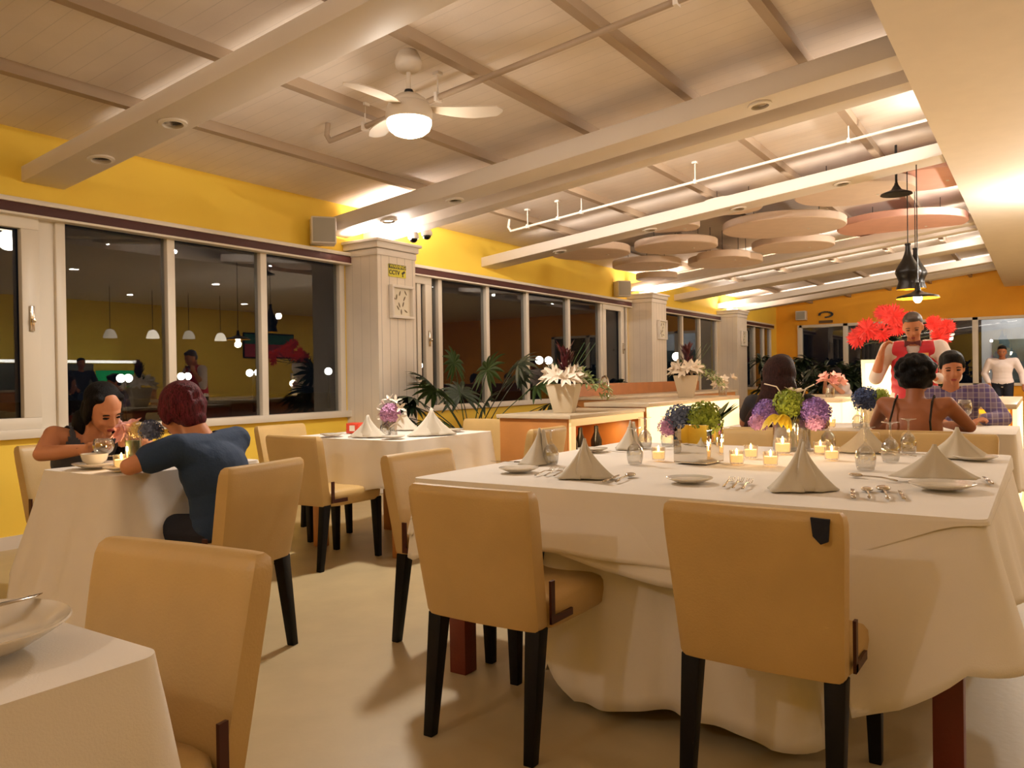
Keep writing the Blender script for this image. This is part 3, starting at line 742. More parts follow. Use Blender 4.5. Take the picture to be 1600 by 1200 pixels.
# ================================================================== TABLES
def make_table(name, label, x0, x1, y0, y1, h=.735, leg=.075, m=M_tleg, inset=.06):
    cx, cy = (x0 + x1) / 2, (y0 + y1) / 2
    t = thing(name, label, 'table', (cx, cy, 0))
    MB().b(x0 - cx, x1 - cx, y0 - cy, y1 - cy, h - .03, h).build('tabletop', m, t, bevel=.004)
    MB().b(x0 - cx + .08, x1 - cx - .08, y0 - cy + .08, y1 - cy - .08, h - .10, h - .03).build('apron', m, t)
    for sx in (0, 1):
        for sy in (0, 1):
            px = (x0 + inset + leg / 2 if sx == 0 else x1 - inset - leg / 2) - cx
            py = (y0 + inset + leg / 2 if sy == 0 else y1 - inset - leg / 2) - cy
            MB().b(px - leg / 2, px + leg / 2, py - leg / 2, py + leg / 2, 0, h - .03).build('leg', m, t, bevel=.003)
    return t
def cloth(name, label, x0, x1, y0, y1, z, hem, flare=.12, amp=.02, waves=26, rc=.03, seed=1, rows=14, cat='tablecloth', m=None, group=None, pull=0.0, thick=.004):
    """hem(s_side, u): drop below the top at side 0..3 (0 near -x, 1 right -y, 2 far +x, 3 left +y), u in 0..1"""
    rnd = random.Random(seed); per = []
    def side_pts(p, q, k, n):
        for i in range(n):
            u = i / n
            per.append((p[0] + (q[0] - p[0]) * u, p[1] + (q[1] - p[1]) * u, k, u))
    n = 48
    A = (x0, y1 - rc); B_ = (x0, y0 + rc)
    segs = [((x0, y1 - rc), (x0, y0 + rc), (-1, 0)), ((x0 + rc, y0), (x1 - rc, y0), (0, -1)), ((x1, y0 + rc), (x1, y1 - rc), (1, 0)), ((x1 - rc, y1), (x0 + rc, y1), (0, 1))]
    P = []
    for k, (p, q, nn) in enumerate(segs):
        for i in range(n + 1):
            u = i / n
            P.append((p[0] + (q[0] - p[0]) * u, p[1] + (q[1] - p[1]) * u, nn[0], nn[1], k, u))
        nx = segs[(k + 1) % 4][2]; cxy = (q[0] - nn[0] * rc if nn[0] else q[0], q[1] - nn[1] * rc if nn[1] else q[1])
        for i in range(1, 6):
            a = i / 6 * PI / 2
            vx = nn[0] * math.cos(a) + nx[0] * math.sin(a); vy = nn[1] * math.cos(a) + nx[1] * math.sin(a)
            P.append((cxy[0] + vx * rc, cxy[1] + vy * rc, vx, vy, k, 1.0))
    cx, cy = (x0 + x1) / 2, (y0 + y1) / 2
    N = len(P); vs = []; fs = []
    # arc length
    sl = [0]
    for i in range(1, N): sl.append(sl[-1] + math.hypot(P[i][0] - P[i - 1][0], P[i][1] - P[i - 1][1]))
    tot = sl[-1]; ph = [rnd.uniform(0, 2 * PI) for _ in range(4)]
    for r in range(rows + 1):
        tt = r / rows
        for i, (x, y, nx_, ny_, k, u) in enumerate(P):
            d = hem(k, u)
            s = sl[i] / tot * 2 * PI
            wv = math.sin(waves * s + ph[0]) * .6 + math.sin((waves * 1.7) * s + ph[1]) * .3 + math.sin(waves * .45 * s + ph[2]) * .5
            e = 1 - (1 - tt) ** 1.4
            off = .004 + flare * d * tt ** 1.1 + amp * wv * tt * min(1, d / .3)
            corner = .012 * min(1, tt * 6)
            vs.append((x + nx_ * (off + corner * .3) - cx, y + ny_ * (off + corner * .3) - cy, -(d * tt) - .004 * min(1, tt * 8)))
    for r in range(rows):
        for i in range(N):
            j = (i + 1) % N
            fs.append((r * N + i, (r + 1) * N + i, (r + 1) * N + j, r * N + j))
    # top: inset rings to a centre so soft wrinkles can be given
    R = 10
    base = len(vs)
    for q in range(1, R):
        s_ = 1 - q / R
        for i in range(N):
            x, y = vs[i][0], vs[i][1]
            zz = .0016 * math.sin(x * s_ * 9 + 1) * math.sin(y * s_ * 11 + 2)
            vs.append((x * s_, y * s_, zz))
    vs.append((0, 0, 0)); ctr = len(vs) - 1
    ringi = lambda q, i: (i if q == 0 else base + (q - 1) * N + i)
    for q in range(R - 1):
        for i in range(N):
            j = (i + 1) % N
            fs.append((ringi(q, i), ringi(q, j), ringi(q + 1, j), ringi(q + 1, i)))
    for i in range(N): fs.append((ringi(R - 1, i), ringi(R - 1, (i + 1) % N), ctr))
    mb = MB().add(vs, fs)
    o = mb.build(name, m or M_cloth, None, (cx, cy, z), smooth=True)
    sd = o.modifiers.new('thick', 'SOLIDIFY'); sd.thickness = thick; sd.offset = -1
    return tag(o, label, cat, group)

# large set table
make_table('dining_table', 'large square dining table with reddish wood legs under layered white cloths', 2.38, 4.16, .125, 1.99)
hA = [(0, .30), (.06, .26), (.18, .22), (.33, .21), (.43, .245), (.55, .27), (.62, .27), (.70, .22), (.83, .13), (.92, .06), (.97, .02), (1.0, .012)]
def hemA(k, u):
    if k == 0: return interp(hA, u)
    if k == 1: return .014 + .04 * u
    if k == 2: return .10
    return .10 + .20 * u
cloth('tablecloth', 'white top cloth of the large set table with its hem sweeping low in the middle', 2.345, 4.20, .125, 2.02, .762, hemA, flare=.10, amp=.010, waves=16, seed=3)
def hemC(k, u):
    if k == 0: return interp([(0, .18), (.5, .2), (.82, .23), (.85, .52), (.92, .47), (.97, .41), (1, .36)], u)
    if k == 1: return .33 - .03 * math.sin(u * 9)
    return .2
cloth('tablecloth', 'white under cloth draping over the right front corner of the large table', 2.352, 4.19, .132, 2.01, .752, hemC, flare=.22, amp=.022, waves=14, seed=5)
cloth('tablecloth', 'floor length white cloth hanging under the large table between the chairs', 2.44, 4.0, .64, 1.46, .744, lambda k, u: .685 + .02 * math.sin(u * 7 + k) - (.10 * max(0, 1 - u * 8) if k == 0 else 0), flare=.10, amp=.030, waves=18, seed=8)

# couple's table
make_table('dining_table', 'small dining table of the seated couple under a white cloth', 1.86, 2.52, 3.22, 3.70, m=M_oak)
cloth('tablecloth', 'white tablecloth flaring to the floor on the seated couple\'s table', 1.82, 2.56, 3.18, 3.745, .76, lambda k, u: (.60 if k == 0 else .45 if k == 3 else .36 + .1 * math.sin(u * 6)), flare=.30, amp=.022, waves=11, seed=11)
# window side table
make_table('dining_table', 'oak legged dining table by the nearest column under a white cloth', 3.76, 4.66, 3.34, 4.26, m=M_oak)
cloth('tablecloth', 'white tablecloth on the table by the nearest column', 3.72, 4.70, 3.30, 4.30, .76, lambda k, u: .34 + .05 * math.sin(u * 5 + k), flare=.12, amp=.016, waves=12, seed=12)
# left foreground table
make_table('dining_table', 'dining table at the lower left corner of the picture', -.15, .62, 1.08, 1.84)
cloth('tablecloth', 'white tablecloth on the table at the lower left corner', -.19, .66, 1.04, 1.88, .76, lambda k, u: .42 + .03 * math.sin(u * 6 + k), flare=.16, amp=.016, waves=10, seed=13)
# next table with three guests
make_table('dining_table', 'dining table of the guests in front of the waiter', 5.62, 6.42, .18, 1.90)
cloth('tablecloth', 'white tablecloth on the table in front of the waiter', 5.58, 6.46, .14, 1.94, .76, lambda k, u: .30 + .04 * math.sin(u * 8 + k), flare=.12, amp=.014, waves=14, seed=14)

# ================================================================== TABLEWARE
TZ = .767
def napkin_mesh(sc=1.0, seed=0):
    """a starched napkin folded into a standing peak with a split front"""
    rnd = random.Random(seed); mb = MB(); NA = 44; NR = 12; vs = []; fs = []
    h = .145
    for r in range(NR + 1):
        t_ = r / NR
        for i in range(NA + 1):
            a = -PI * .93 + 2 * PI * .93 * i / NA          # open towards -x
            c, s_ = math.cos(a), math.sin(a)
            base = .085 + .045 * (abs(s_) ** 3) + .012 * max(0, c)
            fold = .010 * math.sin(a * 7 + seed) * t_
            # flaps curl in towards the split
            rr = (base + fold) * (t_ ** 1.25) * (1.0 - .25 * max(0, -c) ** 3) + .006
            z = h * (1 - t_ ** .82)
            vs.append((rr * c * .72 - .01, rr * s_, max(0.0015, z)))
    for r in range(NR):
        for i in range(NA):
            a = r * (NA + 1) + i; b = a + NA + 1
            fs.append((a, b, b + 1, a + 1))
    mb.add(vs, fs)
    # inner fold leaf behind the split
    vs = []; fs = []
    for r in range(9):
        t_ = r / 8
        for i in range(9):
            u = i / 8 - .5
            vs.append((-.02 - .028 * t_ - .012 * math.cos(u * PI), u * .11 * t_ + .004 * math.sin(t_ * 5), max(.002, (h - .006) * (1 - t_ ** .9))))
    for r in range(8):
        for i in range(8):
            a = r * 9 + i; fs.append((a, a + 9, a + 10, a + 1))
    mb.add(vs, fs)
    return mb.mesh('napkin', M_napk, True)
NM = [napkin_mesh(seed=k) for k in range(3)]
def napkin(x, y, z, rz, sc, label, group=None, k=0, sy=1.0):
    o = mesh_obj('folded_napkin', NM[k % 3], None, (x, y, z), math.radians(rz)); o.scale = (sc, sc * sy, sc)
    sd = o.modifiers.new('thick', 'SOLIDIFY'); sd.thickness = .003
    return tag(o, label, 'napkin', group)
napkin(2.62, 1.42, TZ, 25, 1.0, 'folded white napkin standing behind the left front chair of the large table', k=0, sy=.78)
napkin(2.66, .655, TZ, 35, 1.12, 'folded white napkin standing right behind the notched front chair', k=1, sy=.72)
napkin(2.98, 1.85, TZ, 100, 1.05, 'folded white napkin at the left corner of the large table beside the goblet', k=2)
napkin(3.80, 1.80, TZ, 100, .98, 'folded white napkin at the far left of the large table before the bar', k=0)
napkin(3.06, .31, TZ + .012, 190, .78, 'folded white napkin leaning over a plate at the right front of the large table', k=1, sy=1.3)
napkin(3.92, .31, TZ + .002, 190, .90, 'rear folded white napkin at the right side of the large table', k=2, sy=1.1)
napkin(4.05, .70, TZ, 190, .95, 'folded white napkin in shade at the far side of the large table', k=0)
napkin(3.86, 3.70, TZ, 20, 1.0, 'folded white napkin left of the glass vase on the table by the nearest column', k=1)
napkin(4.16, 3.42, TZ, 60, 1.25, 'folded white napkin right of the glass vase on the table by the nearest column', k=2)
napkin(4.5, 3.95, TZ, 200, .9, 'folded white napkin at the back of the table by the nearest column', k=0)

plate_me = MB().lathe([(.001, .004), (.055, .004), (.062, .007), (.082, .015), (.084, .017), (.084, .019), (.060, .011), (.001, .008)], 40, cap=False).mesh('plate', M_china, True)
def plate(x, y, sc, label, z=TZ, group=None):
    o = mesh_obj('plate', plate_me, None, (x, y, z)); o.scale = (sc, sc, sc); return tag(o, label, 'plate', group)
plate(2.66, 1.74, .95, 'small white side plate at the left front corner of the large table')
plate(2.66, 1.03, .95, 'small white side plate at the middle front of the large table')
plate(2.86, .27, 1.15, 'white plate lying under the folded napkin at the right front')
plate(3.55, 1.88, .9, 'white side plate at the left far part of the large table')
plate(3.86, .16 + .08, 1.0, 'white plate under the rear napkin at the right side')
plate(3.80, 3.98, .95, 'white side plate at the left edge of the table by the nearest column')
plate(4.5, 3.50, .95, 'white side plate at the right edge of the table by the nearest column')
plate(3.82, 3.45, .9, 'white side plate at the near corner of the table by the nearest column')
plate(1.94, 3.30, 1.0, 'white plate before the elbow of the person in the blue T-shirt')
plate(1.95, 3.55, 1.1, 'white saucer plate under the bowl on the couple\'s table')
big = MB().lathe([(.001, .006), (.09, .006), (.10, .012), (.135, .034), (.138, .037), (.136, .039), (.10, .018), (.001, .012)], 56, cap=False).build('plate', M_china, None, (.50, 1.33, TZ), smooth=True)
big.location = (.50, 1.265, TZ)
tag(big, 'large white plate on the table at the lower left corner', 'plate')
bowl = MB().lathe([(.02, 0), (.03, .002), (.05, .02), (.058, .05), (.055, .05), (.046, .02), (.001, .008)], 36, cap=False).build('bowl', M_china, None, (1.95, 3.55, TZ + .012), smooth=True)
tag(bowl, 'small white bowl on the couple\'s table in front of the woman', 'bowl')

# cutlery
def fork_mb():
    mb = MB()
    pts = [(-.095, .005), (-.07, .004), (.0, .0028), (.035, .003), (.045, .009), (.055, .0115)]
    z = [0.002, .004, .009, .007, .003, .003]
    vs = []; fs = []
    for (x, wd), zz in zip(pts, z): vs += [(x, -wd, zz), (x, wd, zz), (x, -wd, zz + .0016), (x, wd, zz + .0016)]
    for k in range(len(pts) - 1):
        a = 4 * k; fs += [(a, a + 4, a + 5, a + 1), (a + 2, a + 3, a + 7, a + 6), (a, a + 2, a + 6, a + 4), (a + 1, a + 5, a + 7, a + 3)]
    mb.add(vs, fs)
    for k in range(4):
        y = -.0098 + k * .0065
        mb.tube([(.054, y, .004), (.075, y, .005), (.098, y, .013)], .0016, 5, r1=.0009)
    return mb
def spoon_mb():
    mb = MB(); mb.tube([(-.095, 0, .003), (-.03, 0, .008), (.04, 0, .006), (.055, 0, .004)], .0028, 6)
    mb.box((-.08, 0, .0035), (.03, .010, .002))
    mb.ell((.075, 0, .006), (.028, .018, .007), None, 16, 8)
    return mb
def knife_mb():
    mb = MB(); mb.box((-.055, 0, .004), (.09, .011, .005))
    mb.add([(-.01, -.006, .003), (.085, -.008, .003), (.105, .004, .003), (-.01, .006, .003), (-.01, -.006, .005), (.085, -.008, .004), (.105, .004, .004), (-.01, .006, .0055)],
           [(3, 2, 1, 0), (4, 5, 6, 7), (0, 1, 5, 4), (1, 2, 6, 5), (2, 3, 7, 6), (3, 0, 4, 7)])
    return mb
FK, SPN, KN = fork_mb().mesh('fork', M_steel, True), spoon_mb().mesh('spoon', M_steel, True), knife_mb().mesh('knife', M_steel, True)
def cut(kind, x, y, rz, label, z=TZ, sc=1.0):
    me = {'fork': FK, 'spoon': SPN, 'knife': KN}[kind]
    o = mesh_obj(kind, me, None, (x, y, z), math.radians(rz)); o.scale = (sc, sc, sc); tag(o, label, kind); return o
for k, (x, y) in enumerate([(2.66, 1.62), (2.67, 1.585), (2.68, 1.55)]):
    cut('fork', x, y, 10, 'fork beside the front left napkin, %s of three from the left' % ['first', 'second', 'third'][k])
for k, (x, y) in enumerate([(2.68, .90), (2.67, .865), (2.66, .83)]):
    cut('fork', x, y, 10, 'fork left of the napkin behind the notched chair, %s of three from the left' % ['first', 'second', 'third'][k])
cut('knife', 2.62, 1.31, 10, 'knife right of the front left napkin'); cut('spoon', 2.64, 1.27, 10, 'spoon right of the front left napkin', sc=1.1)
cut('knife', 2.62, .49, 12, 'knife right of the napkin behind the notched chair'); cut('spoon', 2.64, .45, 12, 'small spoon right of the napkin behind the notched chair')
cut('spoon', 2.66, .405, 12, 'large dark spoon right of the napkin behind the notched chair', sc=1.25); cut('knife', 2.66, .36, 12, 'outermost knife right of the napkin behind the notched chair', sc=.9)
cut('knife', 2.93, 1.95, 100, 'knife near the left corner of the large table'); cut('spoon', 3.04, .50, 60, 'dessert spoon right of the goblet at the right front')
cut('fork', 3.5, 1.76, 100, 'fork at the left far part of the large table'); cut('spoon', 3.95, .55, 60, 'spoon at the far right of the large table')
cut('knife', 3.14, .13 + .03, 10, 'knife at the right edge beside the plate'); cut('knife', 4.0, .42, 80, 'knife beside the rear right napkin')
cut('fork', 3.83, 3.80, 20, 'fork before the left napkin on the table by the nearest column')
o = cut('knife', .52, 1.30, 8, 'butter knife resting on the large plate at the lower left corner', TZ + .04, 1.15)
cut('spoon', 2.02, 3.60, 150, 'spoon sticking out of the bowl plate on the couple\'s table', TZ + .035, .8)

# goblets
gob = [(.034, 0), (.034, .002), (.012, .006), (.0045, .012), (.0042, .055), (.006, .062), (.016, .070), (.030, .088), (.036, .112), (.034, .138), (.029, .158), (.0275, .158), (.0325, .138), (.0345, .112), (.0285, .09), (.014, .073), (.001, .070)]
gob_up = MB().lathe(gob, 28, cap=False).mesh('wine_glass', M_glass, True)
gob_dn = MB().lathe([(r, .158 - z) for r, z in gob], 28, cap=False).mesh('wine_glass', M_glass, True)
def goblet(x, y, label, sc=1.0, upright=False, z=TZ, group=None):
    o = mesh_obj('wine_glass', gob_up if upright else gob_dn, None, (x, y, z)); o.scale = (sc, sc, sc); return tag(o, label, 'wine glass', group)
for x, y, lab, sc in [(2.96, 1.77, 'at the left corner beside a napkin', .95), (3.12, 1.45, 'left of the mirror cube vase, nearest one', .98), (3.85, 1.73, 'behind the nearer glass left of the mirror cube vase', 1.0),
                      (3.98, 1.66, 'before the white glowing bar panel left of the mirror cube vase', 1.0), (4.12, .88, 'just right of the purple flowers at the far side', .98), (3.30, .57, 'nearest one at the right side of the table', 1.05),
                      (3.66, .535, 'behind the nearest one at the right side of the table', 1.05), (4.08, .52, 'in front of the bare backed woman', 1.0)]:
    goblet(x, y, 'upside down stemmed glass ' + lab, sc)
goblet(3.93, 3.62, 'upside down stemmed glass behind the left napkin on the table by the nearest column')
goblet(4.45, 3.66, 'upside down stemmed glass right of the flowers on the table by the nearest column')
g = goblet(1.98, 3.53, 'round wine glass on the small table held by the woman', 1.2, True); g.scale = (1.25, 1.25, .80)
goblet(5.85, .42, 'upright wine glass in front of the man in the plaid shirt', 1.2, True)
goblet(5.8, 1.05, 'upside down stemmed glass beside the blue flowers on the guests\' table', 1.0)

# votive candles
vt = MB().lathe([(.024, 0), (.028, .003), (.031, .056), (.0295, .056), (.0265, .008), (.001, .006)], 28, cap=False)
def votive(x, y, label, z=TZ, sc=1.0, power=.35):
    t = thing('candle', label, 'candle', (x, y, z)); t.scale = (sc, sc, sc)
    MB().lathe([(.024, 0), (.028, .003), (.031, .056), (.0295, .056), (.0265, .008), (.001, .006)], 28, cap=False).build('candle_glass', M_votive, t, smooth=True)
    MB().lathe([(.0255, .008), (.028, .036), (.026, .038), (.001, .037)], 20).build('wax', M_wax, t, smooth=True)
    MB().lathe([(.001, .037), (.005, .044), (.004, .052), (.001, .064)], 10, cap=False).build('candle_flame', M_flame, t, smooth=True)
    point('candle_light', (x, y, z + .075 * sc), power, .012, (1, .68, .36))
for x, y, lab in [(3.30, 1.42, 'left of the mirror cube vase'), (3.30, 1.07, 'right of the mirror cube vase, front of two'), (3.56, 1.09, 'right of the mirror cube vase, rear of two'),
                  (3.30, .93, 'in front of the purple flowers'), (3.86, .86, 'small and far, behind the tall napkin'), (3.62, .76, 'right of the tall napkin')]:
    votive(x, y, 'lit tea candle in frosted glass ' + lab)
votive(1.97, 3.37, 'lit tea candle in a glass on the couple\'s table', sc=1.1, power=.7)
votive(3.82, 1.02, 'bright lit candle standing by the clear vase with purple flowers', sc=1.25, power=.6)

# ------------------------------------------------------------------ flowers
def hydrangea(mb, c, r, rnd, n=70):
    for i in range(n):
        z = 1 - 1.7 * (i + .5) / n; a = i * 2.39996
        q = math.sqrt(max(0, 1 - z * z)); d = Vector((q * math.cos(a), q * math.sin(a), z))
        p = Vector(c) + d * r * rnd.uniform(.84, 1.08)
        T = Matrix.Translation(p) @ d.to_track_quat('Z', 'Y').to_matrix().to_4x4() @ Matrix.Rotation(rnd.uniform(0, 2), 4, 'Z')
        s = r * .26
        for k in range(4):
            aa = k * PI / 2
            mb.add([(0, 0, 0), (s * math.cos(aa - .5), s * math.sin(aa - .5), s * .25), (s * 1.35 * math.cos(aa), s * 1.35 * math.sin(aa), s * .1), (s * math.cos(aa + .5), s * math.sin(aa + .5), s * .25)], [(0, 1, 2, 3)], T)
    mb.ell(c, (r * .80, r * .80, r * .80), None, 12, 8)
def leaf(mb, p, d, L, wd, droop=.3, n=6, upv=Vector((0, 0, 1))):
    p = Vector(p); d = Vector(d).normalized(); side = d.cross(upv)
    if side.length < 1e-3: side = Vector((1, 0, 0))
    side.normalize(); vs = []; fs = []
    for k in range(n + 1):
        t_ = k / n; q = p + d * L * t_ + Vector((0, 0, -droop * L * t_ * t_))
        ww = wd * math.sin(PI * min(.98, .06 + t_ * .94)) ** .8 * .5
        nz = side.cross(d).normalized() * ww * .35
        vs += [tuple(q - side * ww + nz), tuple(q), tuple(q + side * ww + nz)]
    for k in range(n):
        a = 3 * k; fs += [(a, a + 3, a + 4, a + 1), (a + 1, a + 4, a + 5, a + 2)]
    mb.add(vs, fs)
def lily(mb, c, d, L, wd, rnd, n=6):
    d = Vector(d).normalized(); a = d.orthogonal().normalized(); b = d.cross(a)
    for k in range(n):
        an = 2 * PI * k / n + rnd.uniform(-.15, .15)
        o = a * math.cos(an) + b * math.sin(an)
        leaf(mb, c, o * 1.0 + d * .75, L, wd, .12, 5, d)
def gerbera(mb, c, d, r, rnd, n=26):
    d = Vector(d).normalized(); a = d.orthogonal().normalized(); b = d.cross(a)
    for k in range(n):
        an = 2 * PI * k / n
        o = a * math.cos(an) + b * math.sin(an)
        leaf(mb, c, o + d * rnd.uniform(.1, .7), r * rnd.uniform(.85, 1.05), r * .22, .02, 4, d)

rnd = random.Random(21)
# mirror cube vase
t = thing('flower_vase', 'square mirrored vase with blue and green hydrangeas on the large table', 'vase', (3.30, 1.235, TZ), math.radians(-7))
hb = MB(); e = .078; hgt = .165
hb.b(-e, e, -e, e, 0, .006); hb.b(-e, -e + .005, -e, e, .006, hgt); hb.b(e - .005, e, -e, e, .006, hgt); hb.b(-e + .005, e - .005, -e, -e + .005, .006, hgt); hb.b(-e + .005, e - .005, e - .005, e, .006, hgt)
hb.build('vase_body', M_mirror, t, bevel=.0015)
MB().b(-e + .006, e - .006, -e + .006, e - .006, .10, .15).build('moss', M_green, t)
f_ = MB(); hydrangea(f_, (-.02, .07, .175), .068, rnd); f_.build('hydrangea_blue', M_hydb, t)
f_ = MB(); hydrangea(f_, (-.055, .11, .15), .045, rnd, 40); f_.build('hydrangea_pink', M_hydk, t)
f_ = MB(); hydrangea(f_, (-.01, -.035, .185), .072, rnd); f_.build('hydrangea_green', M_hydg, t)
f_ = MB()
for k in range(5): leaf(f_, (.02, -.07, .16), (.3 * rnd.uniform(-1, 1), -.6 - .1 * k, .9), .14, .035, .1)
f_.build('leaves', M_green, t)
# clear vase with purple hydrangeas
t = thing('flower_vase', 'clear glass vase with purple hydrangeas and a yellow calla on the large table', 'vase', (4.02, 1.03, TZ), 0)
MB().lathe([(.085, 0), (.088, .004), (.088, .15), (.084, .15), (.083, .008), (.001, .006)], 32, cap=False).build('vase_body', M_glass, t, smooth=True)
for c_, r_ in (((.0, .12, .18), .062), ((-.02, -.12, .19), .066)): f_ = MB(); hydrangea(f_, c_, r_, rnd); f_.build('hydrangea_purple', M_hydp, t)
for c_ in ((-.04, .15, .135), (-.05, -.125, .14)): f_ = MB(); hydrangea(f_, c_, .045, rnd, 40); f_.build('hydrangea_pink', M_hydk, t)
f_ = MB(); hydrangea(f_, (.0, .01, .225), .07, rnd); f_.build('hydrangea_green', M_hydg, t)
f_ = MB()
for k in range(7): leaf(f_, (-.06, .04, .17), (-.5, .5 - k * .17, .15 - .05 * abs(k - 3)), .10, .05, .7)
f_.build('yellow_calla', M_callay, t)
f_ = MB(); lily(f_, (0, -.02, .27), (0, -.1, 1), .07, .03, rnd); f_.tube([(0, .03, .25), (0, .07, .31), (0, .13, .325)], .003, 6); f_.tube([(0, -.05, .25), (0, -.07, .30), (0, -.11, .32)], .003, 6)
f_.build('white_flower', M_lily, t)
f_ = MB()
for k in range(7): 
    a = k * .9; f_.tube([(.04 * math.cos(a), .04 * math.sin(a), .01), (-.03 * math.cos(a), -.03 * math.sin(a), .17)], .0018, 5)
f_.build('stems', M_lgreen, t)
# couple's vase
t = thing('flower_vase', 'cylinder glass vase with pink orchids and a blue hydrangea on the couple\'s table', 'vase', (2.02, 3.36, TZ))
MB().lathe([(.032, 0), (.034, .003), (.034, .155), (.032, .155), (.031, .006), (.001, .005)], 28, cap=False).build('vase_body', M_glass, t, smooth=True)
MB().lathe([(.029, .006), (.030, .12), (.001, .121)], 20).build('leaf_lining', M_lgreen, t, smooth=True)
f_ = MB(); lily(f_, (-.01, .045, .165), (-.5, .5, .3), .065, .045, rnd); lily(f_, (.0, .0, .18), (-.3, 0, 1), .06, .04, rnd); lily(f_, (-.02, .02, .15), (-.9, .1, .2), .055, .04, rnd); f_.build('pink_orchid', M_pink, t)
f_ = MB(); hydrangea(f_, (-.0, -.045, .165), .038, rnd, 40); f_.build('cream_flower', mat('cream_petal', (226, 200, 130), .6), t)
f_ = MB(); hydrangea(f_, (.02, -.105, .165), .048, rnd, 46); f_.build('hydrangea_blue', M_hydb, t)
# glass bowl flowers on the window side table
t = thing('flower_vase', 'small glass vase with a pink and white flower on the table by the nearest column', 'vase', (3.98, 3.60, TZ))
MB().lathe([(.028, 0), (.03, .003), (.03, .12), (.028, .12), (.027, .006), (.001, .005)], 28, cap=False).build('vase_body', M_glass, t, smooth=True)
f_ = MB(); hydrangea(f_, (-.02, .0, .15), .065, rnd, 80); f_.build('hydrangea_pink', M_hydk, t)
f_ = MB()
for k in range(9): a = k * .7; lily(f_, (-.01, .08 * math.cos(a), .16 + .08 * math.sin(a)), (-.6, math.cos(a), math.sin(a)), .055, .02, rnd, 4)
f_.build('white_petals', M_lily, t)
t = tag(MB().b(-.06, .06, -.045, .045, 0, .07).build('card_box', mat('red_card', (206, 62, 34), .5, vary=.2, vscale=60), None, (4.12, 4.08, TZ), .4, bevel=.002), 'small red patterned box on the window side table', 'box')
MB().b(-.0615, -.0605, -.02, .02, .015, .055).build('box_label', M_china, t)

# ================================================================== BAR ISLAND AND COUNTERS
t = thing('low_cabinet', 'open fronted oak cabinet at the near end of the bar with a planter on top', 'cabinet', (5.75, 3.2, 0))
ox, oy = 5.75, 3.2
MB().b(6.36 - ox, 6.40 - ox, 2.92 - oy, 3.49 - oy, 0, .83).build('end_panel', M_oak, t, bevel=.003)
MB().b(5.12 - ox, 5.15 - ox, 2.92 - oy, 3.52 - oy, 0, .83).build('end_panel', M_oak, t, bevel=.003)
MB().b(5.10 - ox, 6.42 - ox, 2.88 - oy, 3.54 - oy, .83, .86).build('cabinet_top', M_top, t, bevel=.004)
MB().b(5.15 - ox, 6.40 - ox, 3.49 - oy, 3.52 - oy, 0, .83).build('back_panel', mat('orange_veneer', (190, 96, 34), .5, vary=.15), t)
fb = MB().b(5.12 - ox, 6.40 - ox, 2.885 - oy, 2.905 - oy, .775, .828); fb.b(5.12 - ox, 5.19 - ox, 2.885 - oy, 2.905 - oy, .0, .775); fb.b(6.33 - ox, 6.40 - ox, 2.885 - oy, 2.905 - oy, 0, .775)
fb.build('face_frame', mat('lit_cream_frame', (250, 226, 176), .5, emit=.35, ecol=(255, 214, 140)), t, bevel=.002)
MB().b(5.15 - ox, 6.33 - ox, 2.93 - oy, 3.49 - oy, .36, .385).build('shelf', M_oak, t)
area('cabinet_light', (5.8, 3.1, .76), .9, 6, (0, 0, 0), (1, .7, .35), 'RECTANGLE', .05)
for k, x in enumerate((5.35, 5.47, 5.6, 5.74, 6.02)):
    tag(MB().lathe([(.045, 0), (.048, .005), (.048, .22), (.02, .29), (.018, .34), (.001, .345)], 20).build('bottle', mat('dark_bottle', (26, 22, 18), .15), None, (x, 3.15, .386), smooth=True),
        'dark bottle in the open cabinet, %s from the cabinet end facing the viewer' % ('first', 'second', 'third', 'fourth', 'last and apart')[k], 'bottle', 'dark bottles in the open cabinet')
def glow_counter(label, x0, x1, y0, y1, h, glow_sides, topm=None, gm=None, z0=.0):
    t = thing('bar_counter', label, 'bar counter', ((x0 + x1) / 2, (y0 + y1) / 2, 0)); ox, oy = (x0 + x1) / 2, (y0 + y1) / 2
    MB().b(x0 + .03 - ox, x1 - .03 - ox, y0 + .03 - oy, y1 - .03 - oy, 0, h - .04).build('counter_body', M_oak, t)
    MB().b(x0 - ox, x1 - ox, y0 - oy, y1 - oy, h - .04, h).build('countertop', topm or M_top, t, bevel=.005)
    for s_ in glow_sides:
        g_ = MB()
        if s_ == '-y': g_.b(x0 + .02 - ox, x1 - .02 - ox, y0 + .0 - oy, y0 + .03 - oy, z0, h - .042)
        if s_ == '-x': g_.b(x0 - ox, x0 + .03 - ox, y0 + .02 - oy, y1 - .02 - oy, z0, h - .042)
        g_.build('glowing_panel', gm or M_glow, t)
    return t
glow_counter('bar counter with a brilliant white glowing front behind the large table', 6.45, 8.95, 2.86, 3.5, .905, ['-y'])
t = thing('back_counter', 'brown raised back counter behind the sink of the bar', 'counter', (9.8, 4.35, 0))
MB().b(-1.9, 2.2, -.45, .12, 0, .88).build('counter_body', M_oak, t); MB().b(-1.92, 2.22, -.48, .12, .88, .91).build('countertop', M_top, t, bevel=.004)
MB().b(-1.9, 2.2, .12, .17, 0, 1.055).build('splash_panel', mat('brown_panel', (168, 104, 50), .45, vary=.12), t, bevel=.004)
t = thing('faucet', 'arched pale metal faucet rising from the bar sink', 'faucet', (8.15, 4.1, .91))
MB().tube([(0, 0, 0), (0, 0, .14), (.02, .02, .2), (.08, .08, .235), (.15, .15, .22), (.19, .19, .16), (.2, .2, .10)], .012, 10).build('spout', M_steel, t, smooth=True)
